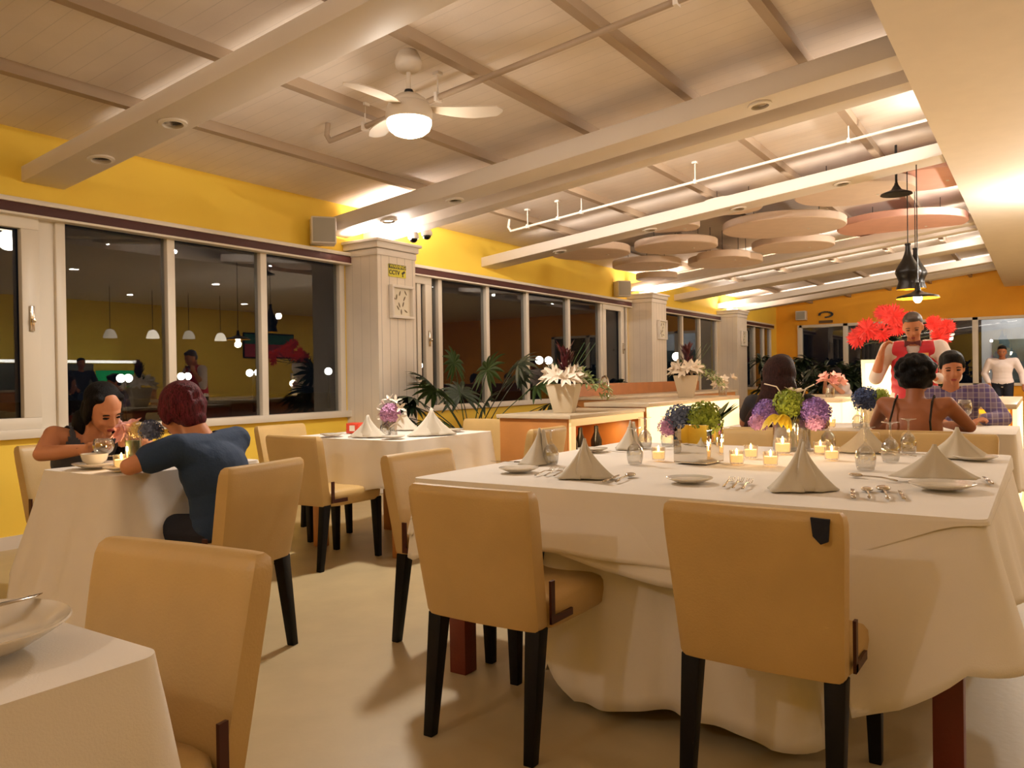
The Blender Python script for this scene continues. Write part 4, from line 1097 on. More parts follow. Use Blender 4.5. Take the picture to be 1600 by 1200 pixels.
MB().lathe([(.03, 0), (.03, .01), (.018, .03)], 16).build('faucet_base', M_steel, t, smooth=True)
glow_counter('farther bar counter with a thin amber glowing front beyond the guests', 8.6, 10.4, 1.7, 2.55, .88, ['-y', '-x'], z0=.0)
glow_counter('bar counter at the right with amber glowing front and bright white side', 7.25, 9.4, .17, .46, .88, ['-y'], M_top)
t = bpy.data.objects['bar_counter.002']
MB().b(-1.08, -1.05, -.10, .12, 0, .836).build('amber_panel', M_glowy, t)
point('counter_glow', (8.2, -.15, .5), 8, .1, (1, .85, .6))
area('counter_glow', (7.8, 2.7, .5), 1.6, 22, (math.radians(90), 0, PI), (1, .85, .62), 'RECTANGLE', .5)

# planters with tropical flowers
def planter(x, y, z, sc, label, rz=0):
    t = thing('planter', label, 'planter', (x, y, z), rz); t.scale = (sc, sc, sc); rn = random.Random(int(x * 10))
    MB().taper((0, 0, 0), (.19, .19), (0, 0, .30), (.32, .32)).build('pot', M_pot, t, bevel=.006)
    MB().b(-.145, .145, -.145, .145, .285, .303).build('soil', M_soil, t)
    for k in range(13):
        f_ = MB(); a = k * 2 * PI / 13; R_ = rn.uniform(.10, .18)
        lily(f_, (R_ * math.cos(a), R_ * math.sin(a), .35 + rn.uniform(0, .06)), (math.cos(a), math.sin(a), .5), .15, .05, rn)
        f_.build('lily', M_lily, t)
    f_ = MB()
    for k in range(46):
        a = rn.uniform(0, 2 * PI); h_ = rn.uniform(.36, .66)
        leaf(f_, (.03 * math.cos(a), .04 * math.sin(a) - .02, h_), (math.cos(a) * .6, math.sin(a) * .6, 1.0), rn.uniform(.07, .13), .04, -.1, 4)
    f_.tube([(0, -.02, .3), (0, -.02, .66)], .02, 8)
    f_.build('maroon_bloom', M_hel, t)
    f_ = MB()
    for k in range(130):
        a = rn.uniform(-2.6, -.4); L_ = rn.uniform(.05, .42)
        c = (.05 * math.cos(a) + rn.uniform(-.05, .05), -.08 - L_ * .9, .42 - L_ * .6 + rn.uniform(-.05, .09))
        leaf(f_, c, (rn.uniform(-1, 1), rn.uniform(-1.2, .3), rn.uniform(-.3, 1)), .09, .026, .3, 4)
    f_.build('pale_foliage', M_lgreen, t)
    f_ = MB()
    for k in range(8): leaf(f_, (0, .06, .33), (rn.uniform(-.4, .4), rn.uniform(0, .8), 1), .22, .06, .1)
    for k in range(3): f_.tube([(0, -.05, .35), (.0, -.12 - .05 * k, .55), (0, -.22 - .06 * k, .72)], .003, 5)
    f_.build('green_leaves', M_green, t)
planter(5.45, 3.13, .86, .76, 'white tapered planter with lilies and maroon bloom on the oak cabinet', .3)
planter(8.05, 3.14, .905, .78, 'white tapered planter with lilies and maroon bloom on the glowing bar counter', .3)
# small flower jars on the bar
def small_flower(x, y, z, label, m, sc=1.0):
    t = thing('flower_jar', label, 'flower jar', (x, y, z)); rn = random.Random(int(x * 7))
    MB().lathe([(.04, 0), (.045, .004), (.05, .10), (.047, .10), (.04, .006), (.001, .005)], 20, cap=False).build('jar', M_glass, t, smooth=True)
    f_ = MB()
    for k in range(12):
        d = (rn.uniform(-1, 1), rn.uniform(-1, 1), rn.uniform(0, 1)); lily(f_, (.08 * d[0] * sc, .1 * d[1] * sc, .13 + .08 * d[2] * sc), d, .07 * sc, .035 * sc, rn, 5)
    f_.build('blossoms', m, t)
small_flower(8.7, 2.72 + .25, .905, 'small jar of white blossoms at the far end of the glowing bar counter', M_lily)
small_flower(9.0, 1.9, .88, 'wide jar of pink blossoms on the farther bar counter', M_pink, 1.15)
t = thing('flower_vase', 'glass vase with blue hydrangeas between the guests at the next table', 'vase', (5.95, 1.0, TZ))
MB().lathe([(.06, 0), (.064, .004), (.064, .13), (.061, .13), (.06, .006), (.001, .005)], 28, cap=False).build('vase_body', M_glass, t, smooth=True)
f_ = MB(); hydrangea(f_, (-.01, .02, .19), .085, rnd); f_.build('hydrangea_blue', mat('hydrangea_deep_blue', (62, 78, 118), .7, vary=.3, vscale=40), t)
f_ = MB(); hydrangea(f_, (0, -.07, .21), .055, rnd, 50); f_.build('hydrangea_green', M_hydg, t)
f_ = MB(); hydrangea(f_, (-.03, -.06, .12), .03, rnd, 30); f_.build('hydrangea_purple', M_hydp, t)
votive(5.8, 1.22, 'lit candle beside the blue flowers on the guests\' table', power=.3)

# tall red flower arrangement behind the waiter
t = thing('flower_arrangement', 'tall red gerbera arrangement on a glowing white stand behind the waiter', 'flower arrangement', (9.5, 1.32, 0))
MB().taper((0, .15, 0), (.28, .28), (0, .15, 1.28), (.36, .36)).build('stand', M_pot, t, bevel=.01)
MB().b(-.185, -.18, .02, .28, .9, 1.24).build('lit_panel', M_glow, t)
MB().lathe([(.09, 1.28), (.13, 1.34), (.12, 1.44), (.10, 1.45)], 24).build('flower_bowl', M_white, t, smooth=True)
f_ = MB(); g_ = MB()
for (y, z, r) in [(.26, 1.60, .15), (.12, 1.56, .13), (.36, 1.52, .13), (.0, 1.74, .15), (-.04, 1.62, .13), (-.16, 1.68, .13), (.10, 1.78, .11), (-.44, 1.50, .12), (-.50, 1.60, .10), (-.38, 1.64, .10)]:
    gerbera(f_, (-.15, y, z), (-1, 0, .1), r, rnd); g_.tube([(0, .1, 1.44), (-.07, y * .7, (z + 1.44) / 2), (-.14, y, z)], .005, 5)
f_.build('red_blossoms', M_redfl, t)
for k in range(26): leaf(g_, (-.05, .1 + rnd.uniform(-.1, .1), 1.46), (rnd.uniform(-.6, .3), rnd.uniform(-1, 1), rnd.uniform(.1, 1)), rnd.uniform(.18, .34), .07, .4)
g_.build('stems_and_leaves', M_dgreen, t)
point('stand_glow', (9.1, 1.62, 1.1), 6, .06, (1, .84, .6))

# ------------------------------------------------------------------ green plants
def frond(mb, base, tip, rn, L=.24, n=9, spread=2.3):
    """a stem ending in a hand shaped leaf of long lobes"""
    base = Vector(base); tip = Vector(tip); mid = (base + tip) / 2 + Vector((0, 0, .12)) + (tip - base).cross(Vector((0, 0, 1))) * .05
    pts = [base * (1 - s) ** 2 + mid * 2 * s * (1 - s) + tip * s * s for s in [k / 8 for k in range(9)]]
    mb.tube(pts, .007, 6, r1=.004)
    d = (pts[-1] - pts[-2]).normalized(); a = d.cross(Vector((0, 0, 1))).normalized()
    nrm = a.cross(d)
    for k in range(n):
        an = (k / (n - 1) - .5) * 2 * spread
        dr = d * math.cos(an) + a * math.sin(an)
        leaf(mb, tip, dr + Vector((0, 0, -.1)), L * (1.1 - .3 * abs(an) / spread) * rn.uniform(.85, 1.1), .055, .35, 5, nrm)
t = thing('potted_philodendron', 'large leafy potted philodendron by the window behind the small table', 'potted plant', (6.75, 5.0, 0)); rn = random.Random(5)
MB().lathe([(.15, 0), (.16, .02), (.20, .42), (.215, .44), (.215, .47), (.19, .47), (.18, .40)], 32, cap=False).build('pot', mat('terracotta_pot', (150, 86, 50), .6), t, smooth=True)
MB().lathe([(.17, .40), (.18, .42), (.001, .425)], 24).build('soil', M_soil, t)
tips = [(-.45, .12, 1.02), (-.62, .3, .88), (-.25, .35, 1.10), (-.05, -.25, 1.22), (.15, .25, .98), (.45, -.3, 1.28), (.62, -.42, 1.05), (.75, -.55, .86), (.38, -.5, .72), (-.35, .2, .72), (-.55, .45, .75), (.1, -.1, .86), (-.15, .1, 1.3), (.6, -.2, 1.15), (-.7, .2, .95)]
for k, p in enumerate(tips):
    mb = MB(); frond(mb, (rn.uniform(-.05, .05), rn.uniform(-.05, .05), .42), p, rn, .32 if k < 8 else .26, 13); mb.build('frond', M_dgreen if k % 3 else M_green, t)
def sill_plant(x, label):
    t = thing('potted_plant', label, 'potted plant', (x, 5.93, .83)); rn = random.Random(int(x)); t.scale = (1.2, 1, 1.2)
    MB().lathe([(.06, 0), (.065, .01), (.085, .16), (.08, .17), (.07, .15)], 20, cap=False).build('pot', M_pot, t, smooth=True)
    f_ = MB()
    for k in range(22): a = rn.uniform(0, 2 * PI); leaf(f_, (0, 0, .15), (math.cos(a), math.sin(a) * .5, rn.uniform(.3, 1.3)), .16, .06, .4)
    f_.build('foliage', M_dgreen, t)
sill_plant(12.25, 'small white potted plant on the window sill beside the second column')
def bush(x, y, h, r, label, seed, n=90):
    t = thing('leafy_plant', label, 'potted plant', (x, y, 0)); rn = random.Random(seed)
    MB().lathe([(.18, 0), (.2, .02), (.25, .4), (.24, .42), (.2, .38)], 24, cap=False).build('pot', M_pot, t, smooth=True)
    f_ = MB()
    for k in range(n):
        a = rn.uniform(0, 2 * PI); e = rn.uniform(.2, 1.0); tip = (r * math.cos(a) * e, r * math.sin(a) * e, h * rn.uniform(.45, 1))
        f_.tube([(0, 0, .35), (tip[0] * .4, tip[1] * .4, tip[2] * .7), tip], .008, 5)
        for q in range(5): leaf(f_, tip, (rn.uniform(-1, 1), rn.uniform(-1, 1), rn.uniform(-.3, .8)), .32, .09, .5, 4)
    f_.build('foliage', M_dgreen, t)
bush(18.6, 4.9, 1.5, .62, 'dark leafy bush in a pot before the far wall, left one', 2)
bush(17.0, 3.4, 1.3, .62, 'dark leafy bush in a pot before the far wall, middle one', 3)
bush(18.6, 2.2, 1.4, .62, 'dark leafy bush in a pot before the far wall, nearest the waiter', 4)

# ================================================================== PEOPLE
def frame_between(p, q):
    """rotation whose z runs from p to q and whose x stays forward"""
    z = (Vector(q) - Vector(p)).normalized(); y = z.cross(Vector((1, 0, 0))).normalized(); x = y.cross(z)
    return Matrix((x, y, z)).transposed()
def hand(mb, wrist, d, palm_n, side, curl=.5, sc=1.0):
    """palm, four unequal bent fingers and a thumb; d = direction of the hand, palm_n = out of the palm"""
    w_ = Vector(wrist); d = Vector(d).normalized(); n = Vector(palm_n); n = (n - d * n.dot(d)).normalized(); s = d.cross(n) * side
    R = Matrix((s, d, n)).transposed()
    mb.ell(w_ + d * .045 * sc, (.036 * sc, .048 * sc, .015 * sc), None, 12, 8, R)
    mb.cap(w_ - d * .02, .024 * sc, w_ + d * .02 * sc, .022 * sc, 10)
    for k, (off, L) in enumerate([(.027, .070), (.010, .078), (-.008, .073), (-.025, .058)]):
        b0 = w_ + d * .082 * sc + s * off * sc
        L *= sc; a1 = curl * .7; a2 = curl * 1.6; a3 = curl * 2.3
        p1 = b0 + (d * math.cos(a1) + n * math.sin(a1)) * L * .45
        p2 = p1 + (d * math.cos(a2) + n * math.sin(a2)) * L * .32
        p3 = p2 + (d * math.cos(a3) + n * math.sin(a3)) * L * .23
        mb.cap(b0 - d * .02, .0095 * sc, p1, .0085 * sc, 8); mb.cap(p1, .0085 * sc, p2, .008 * sc, 8); mb.cap(p2, .008 * sc, p3, .0072 * sc, 8)
    t0 = w_ + d * .018 * sc + s * .024 * sc; t1 = t0 + (s * .75 + d * .6 + n * .25).normalized() * .036 * sc; t2 = t1 + (d * .9 + s * .15 + n * .5 * curl).normalized() * .03 * sc
    mb.cap(t0, .013 * sc, t1, .0105 * sc, 8); mb.cap(t1, .0105 * sc, t2, .009 * sc, 8)
def head_shapes(mb, T, fem=False):
    mb.ell((-.012, 0, .035), (.096, .076, .088), T, 20, 14)
    mb.ell((.022, 0, -.02), (.070, .064, .085), T, 18, 12)
    mb.ell((.038, 0, -.068), (.042, .040, .034), T, 14, 10)
    mb.ell((.066, 0, -.098), (.020, .022, .016), T, 12, 8)
    mb.ell((.066, 0, .028), (.026, .052, .014), T, 14, 8)
    for s in (-1, 1):
        mb.ell((.064, s * .034, -.028), (.022, .022, .022), T, 12, 8)
        mb.ell((-.004, s * .078, -.008), (.018, .008, .030), T, 12, 8)
        mb.ell((.094, s * .011, -.034), (.010, .009, .008), T, 10, 6)
    mb.cap((.084, 0, .018), .009, (.102, 0, -.028), .0125, 10, T)
    mb.ell((.080, 0, -.060), (.014, .024, .010), T, 12, 8)
    mb.ell((.077, 0, -.073), (.014, .020, .008), T, 12, 8)
def face_parts(parent, T, brow=M_hair, closed=False, lip=M_lip):
    for s in (-1, 1):
        e = MB().ell((.079, s * .032, .003), (.010, .0155, .0045 if closed else .0075), T, 14, 8); e.build('eye', M_iris if closed else M_eye, parent, smooth=True)
        if not closed:
            MB().ell((.0868, s * .032, .002), (.004, .0068, .0068), T, 12, 8).build('iris', M_iris, parent, smooth=True)
        MB().tube([tuple(T @ Vector(p)) for p in ((.083, s * .014, .021), (.089, s * .030, .027), (.080, s * .050, .022))], .0032, 6).build('eyebrow', brow, parent, smooth=True)
        MB().tube([tuple(T @ Vector(p)) for p in ((.084, s * .016, .006), (.0895, s * .031, .010), (.079, s * .047, .005))], .0020, 6).build('eyelid', brow, parent, smooth=True)
    MB().ell((.091, 0, -.0605), (.006, .021, .0045), T, 14, 8).ell((.088, 0, -.069), (.007, .018, .0055), T, 14, 8).build('mouth', lip, parent, smooth=True)
def strands(co_fn=None):
    return None
def hair_mesh(T, style, m, parent, seed=0):
    mb = MB(); rn = random.Random(seed)
    if style == 'short':
        mb.ell((-.020, 0, .055), (.100, .084, .078), T, 20, 14); mb.ell((-.055, 0, .0), (.062, .076, .08), T, 18, 12); mb.ell((.035, 0, .098), (.05, .062, .026), T)
        for s in (-1, 1): mb.ell((.012, s * .074, .03), (.022, .012, .035), T)
    if style == 'crop':
        mb.ell((-.022, 0, .05), (.094, .080, .080), T, 20, 14); mb.ell((-.058, 0, .0), (.054, .070, .07), T, 18, 12); mb.ell((.03, 0, .092), (.05, .058, .028), T)
    if style == 'bob':
        mb.ell((-.024, 0, .045), (.100, .086, .082), T, 20, 14); mb.ell((-.042, 0, -.01), (.078, .084, .08), T, 20, 14); mb.ell((-.058, 0, -.065), (.05, .062, .045), T)
        for s in (-1, 1): mb.ell((.010, s * .074, .0), (.035, .018, .06), T)
        for k in range(60):
            a = rn.uniform(-PI, PI); b_ = rn.uniform(-.9, 1.3)
            p = Vector((-.028 + .094 * math.cos(b_) * math.cos(a), .084 * math.cos(b_) * math.sin(a), .03 + .082 * math.sin(b_)))
            if p.x > .04 and p.z < .09: continue
            mb.cap(p, .012, p + Vector((p.x * .05, p.y * .12, -.03)), .006, 6, T)
    if style == 'curly':
        mb.ell((-.02, 0, .045), (.112, .104, .1), T, 20, 14); mb.ell((-.045, 0, -.02), (.09, .1, .08), T, 20, 14)
        for k in range(46):
            a = rn.uniform(-PI, PI); b_ = rn.uniform(-.8, 1.4)
            p = Vector((-.03 + .108 * math.cos(b_) * math.cos(a), .102 * math.cos(b_) * math.sin(a), .02 + .1 * math.sin(b_)))
            if p.x > .04 and p.z < .08: continue
            mb.ell(p, (.03, .028, .026), T, 8, 6)
    if style == 'long':
        mb.ell((-.036, 0, .055), (.096, .088, .084), T, 20, 14); mb.ell((-.06, 0, -.02), (.066, .086, .1), T, 18, 12)
        for s in (-1, 1): mb.ell((-.014, s * .076, .0), (.036, .018, .085), T); mb.ell((.022, s * .050, .088), (.03, .028, .02), T)
    return mb
def person(label, loc, rz, J, top, pants, hairm, hair='short', skin=M_skin, sleeve='short', voxel=.008, slen=.9, head=None, long_hair=None, closed=False, build_=1.0, topm_extra=None, hands=True, hand_dirs=None, legs=True, straps=False, brow=None, hvox=None, strapless=False):
    t = thing('person', label, 'person', loc, rz)
    V = lambda k: Vector(J[k])
    B = build_
    hp, hy, hpi, hro = V('head'), head[0], head[1], head[2]
    HT = Matrix.Translation(hp) @ Matrix.Rotation(hy, 4, 'Z') @ Matrix.Rotation(hpi, 4, 'Y') @ Matrix.Rotation(hro, 4, 'X')
    pel, ch, nk = V('pelvis'), V('chest'), V('neck')
    mid = pel.lerp(ch, .5)
    R1, R2 = frame_between(pel, ch), frame_between(ch, nk)
    def torso(mb, e=0.0):
        mb.ell(pel, (.115 * B + e, .165 * B + e, .12 + e), None, 18, 12, R1)
        mb.ell(pel.lerp(mid, .6), (.105 * B + e, .145 * B + e, .12), None, 18, 12, R1)
        mb.ell(mid, (.100 * B + e, .138 * B + e, .13), None, 18, 12, R1)
        mb.ell(mid.lerp(ch, .6), (.102 * B + e, .148 * B + e, .12), None, 18, 12, R1)
        mb.ell(ch, (.104 * B + e, .160 * B + e, .13), None, 18, 12, R2)
        for s in ('L', 'R'):
            sh = V('sh' + s)
            mb.cap(ch.lerp(nk, .55), .060 * B + e, sh, .050 * B + e, 12)
            mb.cap(ch, .085 * B + e, sh.lerp(ch, .2), .055 * B + e, 12)
    b = MB(); torso(b)
    b.cap(nk - (nk - ch).normalized() * .06, .056, hp + HT.to_3x3() @ Vector((-.03, 0, -.05)), .050, 14)
    head_shapes(b, HT)
    for s in ('L', 'R'):
        sh, el, wr = V('sh' + s), V('el' + s), V('wr' + s)
        b.cap(sh, .048 * B, sh.lerp(el, .5), .044 * B, 12); b.cap(sh.lerp(el, .5), .044 * B, el, .036 * B, 12)
        b.cap(el, .037 * B, el.lerp(wr, .35), .038 * B, 12); b.cap(el.lerp(wr, .35), .038 * B, wr, .025 * B, 12)
        hd = (hand_dirs or {}).get(s)
        d_ = hd[0] if hd else (wr - el).normalized()
        n_ = hd[1] if hd else (0, 0, -1)
        cu_ = hd[2] if hd else .5
        if hands: hand(b, wr, d_, n_, 1 if s == 'L' else -1, cu_)
        if legs:
            hi, kn, an = V('hip' + s), V('kn' + s), V('an' + s)
            b.cap(hi, .082 * B, kn, .056 * B, 14); b.cap(kn, .056 * B, kn.lerp(an, .35), .054 * B, 12); b.cap(kn.lerp(an, .35), .054 * B, an, .036 * B, 12)
            tx = (Matrix.Rotation(0, 3, 'Z') @ Vector((1, 0, 0)))
            b.cap(an + Vector((-.03, 0, -.035)), .036, an + tx * .15 + Vector((0, 0, -.055)), .028, 10)
    remesh(b, 'body', skin, voxel, 3, t)
    face_parts(t, HT, brow or hairm, closed)
    hm = hair_mesh(HT, hair, hairm, t, 1)
    if long_hair:
        for seg in long_hair: hm.ell(seg[0], seg[1], None, 14, 10)
    remesh(hm, 'hair', hairm, hvox or max(voxel, .007), 2, t)
    # clothing
    if top:
        c = MB(); torso(c, .010)
        for s in ('L', 'R'):
            sh, el, wr = V('sh' + s), V('el' + s), V('wr' + s)
            if sleeve == 'short': c.cap(sh, .062 * B, sh.lerp(el, .55), .060 * B, 12)
            if sleeve == 'long':
                c.cap(sh, .062 * B, el, .052 * B, 12); c.cap(el, .052 * B, el.lerp(wr, slen if s == 'R' else .9), .040 * B, 12)
        o = remesh(c, 'shirt', top, max(voxel, .009), 3, t)
        # neckline and, for sleeveless or strapped tops, bare shoulders
        bm = bmesh.new(); bm.from_mesh(o.data)
        cut_c = nk + (nk - ch).normalized() * .035
        rad = .078 if sleeve != 'none' else .10
        dl = [v for v in bm.verts if (v.co - cut_c).length < rad]
        if sleeve == 'none':
            dl += [v for v in bm.verts if v not in dl and any((v.co - V('sh' + s)).length < .075 for s in 'LR')]
        if straps or strapless:
            zc = ch.z - (.02 if strapless else .0)
            dl = [v for v in bm.verts if v.co.z > zc + (.0 if strapless else -.02)]
        bmesh.ops.delete(bm, geom=list(set(dl)), context='VERTS'); bm.to_mesh(o.data); bm.free()
        sd = o.modifiers.new('thick', 'SOLIDIFY'); sd.thickness = .004; sd.offset = 1
    if straps:
        for s in ('L', 'R'):
            sh = V('sh' + s); y = sh.y * .62
            pts = [(ch.x - .115, y * 1.05, ch.z - .03), (ch.x - .118, y, ch.z + .05), (nk.x - .065, y * .95, nk.z - .035), (nk.x, y * .95, nk.z + .0), (ch.x + .10, y, ch.z + .03)]
            MB().tube(pts, .006, 6).build('shoulder_strap', M_black, t)
    if pants and legs:
        c = MB(); c.ell(pel + Vector((0, 0, -.015)), (.125 * B, .178 * B, .115), None, 18, 12)
        for s in ('L', 'R'):
            hi, kn, an = V('hip' + s), V('kn' + s), V('an' + s)
            c.cap(hi, .094 * B, kn, .068 * B, 14); c.cap(kn, .068 * B, an + Vector((0, 0, .03)), .052 * B, 12)
        remesh(c, 'trousers', pants, max(voxel, .012), 2, t)
        for s in ('L', 'R'):
            an = V('an' + s)
            MB().cap(an + Vector((-.035, 0, -.04)), .042, an + Vector((.16, 0, -.058)), .034, 12).build('shoe', M_black, t, smooth=True)
    return t, HT
def seated(lean=0.0, slump=0.0, hz=.52):
    """joints of somebody sitting and facing +x, origin on the floor below the hips"""
    c = Vector((math.sin(lean) * .30, 0, hz + math.cos(lean) * .28)); n = Vector((math.sin(lean) * .52 + slump, 0, hz + math.cos(lean) * .48))
    J = dict(pelvis=(0, 0, hz), chest=c, neck=n, head=n + Vector((.05, 0, .125)),
             shL=n + Vector((-.01, .175, -.055)), shR=n + Vector((-.01, -.175, -.055)), hipL=(.02, .09, hz - .03), hipR=(.02, -.09, hz - .03),
             knL=(.42, .11, .50), knR=(.42, -.11, .50), anL=(.36, .11, .085), anR=(.36, -.11, .085))
    return J

# woman at the small table, facing the room
J = seated(.30, .02)
J['neck'] = Vector((.18, 0, .895)); J['chest'] = Vector((.08, 0, .74)); J['pelvis'] = (-.02, 0, .53)
J['shL'] = Vector((.15, .165, .88)); J['shR'] = Vector((.13, -.175, .885)); J['head'] = Vector((.27, .015, 1.005))
J.update(elR=Vector((.20, -.26, .80)), wrR=Vector((.42, -.13, .825)), elL=Vector((.30, .24, .79)), wrL=Vector((.47, .10, .86)))
wl = person('woman with long black hair in a sleeveless grey top looking down over her glass', (2.27, 4.27, 0), math.radians(-97), J, M_greytop, M_darkcloth, M_hair, 'long', M_skin, 'none', .007,
            head=(.12, .52, .10), closed=True, hand_dirs={'R': ((.5, .5, .35), (.5, 0, -.8), .9), 'L': ((.3, -.8, .2), (.3, 0, -.9), .8)},
            long_hair=[((.10, .05, .98), (.08, .09, .10)), ((.05, .07, .90), (.07, .08, .12)), ((.04, .07, .80), (.06, .07, .13)), ((.14, .12, .86), (.06, .035, .13)), ((.16, .13, .78), (.05, .03, .10)), ((.13, -.055, .93), (.06, .03, .08)), ((.19, .10, .95), (.05, .03, .08))])[0]
MB().lathe([(.034, -.008), (.036, 0), (.034, .008)], 16, cap=False).build('bracelet', M_bow, wl, (.385, -.14, .825))
# person in the blue T-shirt, back to the viewer
J = seated(.22, .03)
J['pelvis'] = (-.0, 0, .52); J['chest'] = Vector((.05, .01, .76)); J['neck'] = Vector((.12, .02, .925)); J['head'] = Vector((.215, .03, 1.018))
J['shL'] = Vector((.09, .185, .865)); J['shR'] = Vector((.08, -.165, .875))
J.update(elL=Vector((.20, .33, .805)), wrL=Vector((.34, .14, .80)), elR=Vector((.26, -.27, .80)), wrR=Vector((.42, -.06, .80)))
person('person with short reddish hair in a dark blue T-shirt seen from behind', (2.20, 2.96, 0), math.radians(103), J, M_teal, M_darkcloth, M_hairr, 'bob', M_skin, 'short', .007,
       head=(-.12, .42, .0), hand_dirs={'L': ((.3, -.9, 0), (0, 0, -1), .35), 'R': ((.5, .7, .1), (0, 0, -1), .5)})
# long haired woman at the next table
J = seated(.10, .02); J['head'] = J['neck'] + Vector((.05, 0, .135))
J.update(elL=Vector((.22, .26, .80)), wrL=Vector((.40, .12, .80)), elR=Vector((.22, -.26, .80)), wrR=Vector((.42, -.10, .80)))
person('woman with very long dark hair seen from behind at the next table', (5.36, 1.45, 0), math.radians(8), J, mat('black_dress', (30, 22, 24), .8), M_darkcloth, M_hairb, 'long', M_skind, 'short', .011, head=(.1, .12, 0),
       long_hair=[((.02, 0, 1.14), (.10, .11, .13)), ((-.02, 0, 1.03), (.08, .12, .14)), ((-.045, .02, .92), (.07, .13, .15)), ((-.06, .08, .80), (.06, .14, .15)), ((-.07, .14, .70), (.055, .13, .12))])
# woman with bare back
J = seated(.14, .02); J['head'] = J['neck'] + Vector((.06, 0, .115))
J.update(elL=Vector((.25, .27, .80)), wrL=Vector((.42, .12, .80)), elR=Vector((.25, -.27, .80)), wrR=Vector((.42, -.12, .80)))
person('woman with curly black hair and a bare back with thin black straps', (5.36, .66, 0), math.radians(-4), J, M_black, M_darkcloth, M_hair, 'curly', M_skind, 'none', .011, head=(-.15, .25, 0), straps=True, hvox=.008)
# man in the plaid shirt
def plaid():
    m = mat('plaid_shirt', (110, 96, 130), .85); nt = m.node_tree; b = nt.nodes['Principled BSDF']
    tc = nt.nodes.new('ShaderNodeTexCoord'); mp = nt.nodes.new('ShaderNodeSeparateXYZ'); nt.links.new(tc.outputs['Object'], mp.inputs[0])
    prev = None
    base = nt.nodes.new('ShaderNodeRGB'); base.outputs[0].default_value = (*lin((128, 110, 132)), 1); cur = base.outputs[0]
    for ax, per, wd, col in (('Y', .07, .45, (66, 52, 120)), ('Z', .07, .45, (70, 56, 120)), ('Y', .035, .2, (180, 166, 168)), ('Z', .035, .2, (170, 156, 160))):
        d = nt.nodes.new('ShaderNodeMath'); d.operation = 'DIVIDE'; d.inputs[1].default_value = per
        f = nt.nodes.new('ShaderNodeMath'); f.operation = 'FRACT'; l = nt.nodes.new('ShaderNodeMath'); l.operation = 'LESS_THAN'; l.inputs[1].default_value = wd
        h = nt.nodes.new('ShaderNodeMath'); h.operation = 'MULTIPLY'; h.inputs[1].default_value = .5
        nt.links.new(mp.outputs['XYZ'.index(ax)], d.inputs[0]); nt.links.new(d.outputs[0], f.inputs[0]); nt.links.new(f.outputs[0], l.inputs[0]); nt.links.new(l.outputs[0], h.inputs[0])
        mx = nt.nodes.new('ShaderNodeMix'); mx.data_type = 'RGBA'; nt.links.new(h.outputs[0], mx.inputs['Factor']); nt.links.new(cur, mx.inputs['A']); mx.inputs['B'].default_value = (*lin(col), 1)
        cur = mx.outputs['Result']
    nt.links.new(cur, b.inputs['Base Color']); return m
J = seated(.14, .02, .56); J['head'] = J['neck'] + Vector((.07, .01, .125))
J['shL'] += Vector((0, .035, 0)); J['shR'] += Vector((0, -.035, 0))
J.update(elL=Vector((.20, .32, .80)), wrL=Vector((.36, .20, .80)), elR=Vector((.22, -.30, .80)), wrR=Vector((.38, -.12, .80)))
person('man with short black hair in a purple plaid shirt smiling towards the table', (6.78, .58, 0), math.radians(186), J, plaid(), M_darkcloth, M_hair, 'short', M_skinw, 'long', .010, head=(.1, .22, .05), build_=1.08, closed=True)
# waiter
J = dict(pelvis=(0, 0, .93), chest=Vector((.03, 0, 1.22)), neck=Vector((.07, 0, 1.40)), head=Vector((.125, 0, 1.525)),
         shL=Vector((.05, .20, 1.345)), shR=Vector((.05, -.20, 1.345)), hipL=(0, .09, .90), hipR=(0, -.09, .90), knL=(.02, .1, .50), knR=(.02, -.1, .50), anL=(0, .1, .09), anR=(0, -.1, .09),
         elR=Vector((.10, -.30, 1.09)), wrR=Vector((.22, -.24, 1.31)), elL=Vector((.16, .31, 1.10)), wrL=Vector((.36, .18, 1.08)))
wt, HT = person('waiter in a red vest, white shirt and bow tie raising one hand', (7.78, .94, 0), math.radians(184), J, M_shirt, mat('black_trousers', (16, 16, 20), .8), mat('greying_hair', (60, 46, 40), .5, bump=.4, bscale=120), 'crop', M_skinw, 'long', .010,
                head=(0, .42, .06), hand_dirs={'R': ((-.1, .35, .9), (.2, 1, 0), .9), 'L': ((.9, -.3, .1), (0, 0, 1), .5)}, build_=1.08, closed=True, slen=.2)
c = MB()
pel, ch, nk = Vector(J['pelvis']), Vector(J['chest']), Vector(J['neck']); R1 = frame_between(pel, ch); e = .024
for k in range(5): c.ell(pel.lerp(ch, k / 4), (.112 + e, .158 + e, .12), None, 20, 12, R1)
for s in ('shL', 'shR'): c.cap(ch.lerp(nk, .5), .118, Vector(J[s]).lerp(ch.lerp(nk, .5), .42), .082, 12)
o = remesh(c, 'vest', M_vest, .011, 2, wt)
bm = bmesh.new(); bm.from_mesh(o.data)
dl = [v for v in bm.verts if (v.co.z > 1.18 and v.co.x > .06 and abs(v.co.y) < (v.co.z - 1.19) * .30) or (v.co - (nk + Vector((-.02, 0, .04)))).length < .082]
bmesh.ops.delete(bm, geom=dl, context='VERTS'); bm.to_mesh(o.data); bm.free()
sd = o.modifiers.new('thick', 'SOLIDIFY'); sd.thickness = .006; sd.offset = 1
b = MB(); bx_ = .168
for s in (-1, 1):
    b.add([(bx_, 0, 1.385), (bx_ + .004, s * .065, 1.412), (bx_ + .004, s * .065, 1.355), (bx_ + .018, 0, 1.395), (bx_ + .02, s * .06, 1.41), (bx_ + .02, s * .06, 1.36)], [(0, 1, 2), (3, 5, 4), (0, 3, 4, 1), (1, 4, 5, 2), (2, 5, 3, 0)])
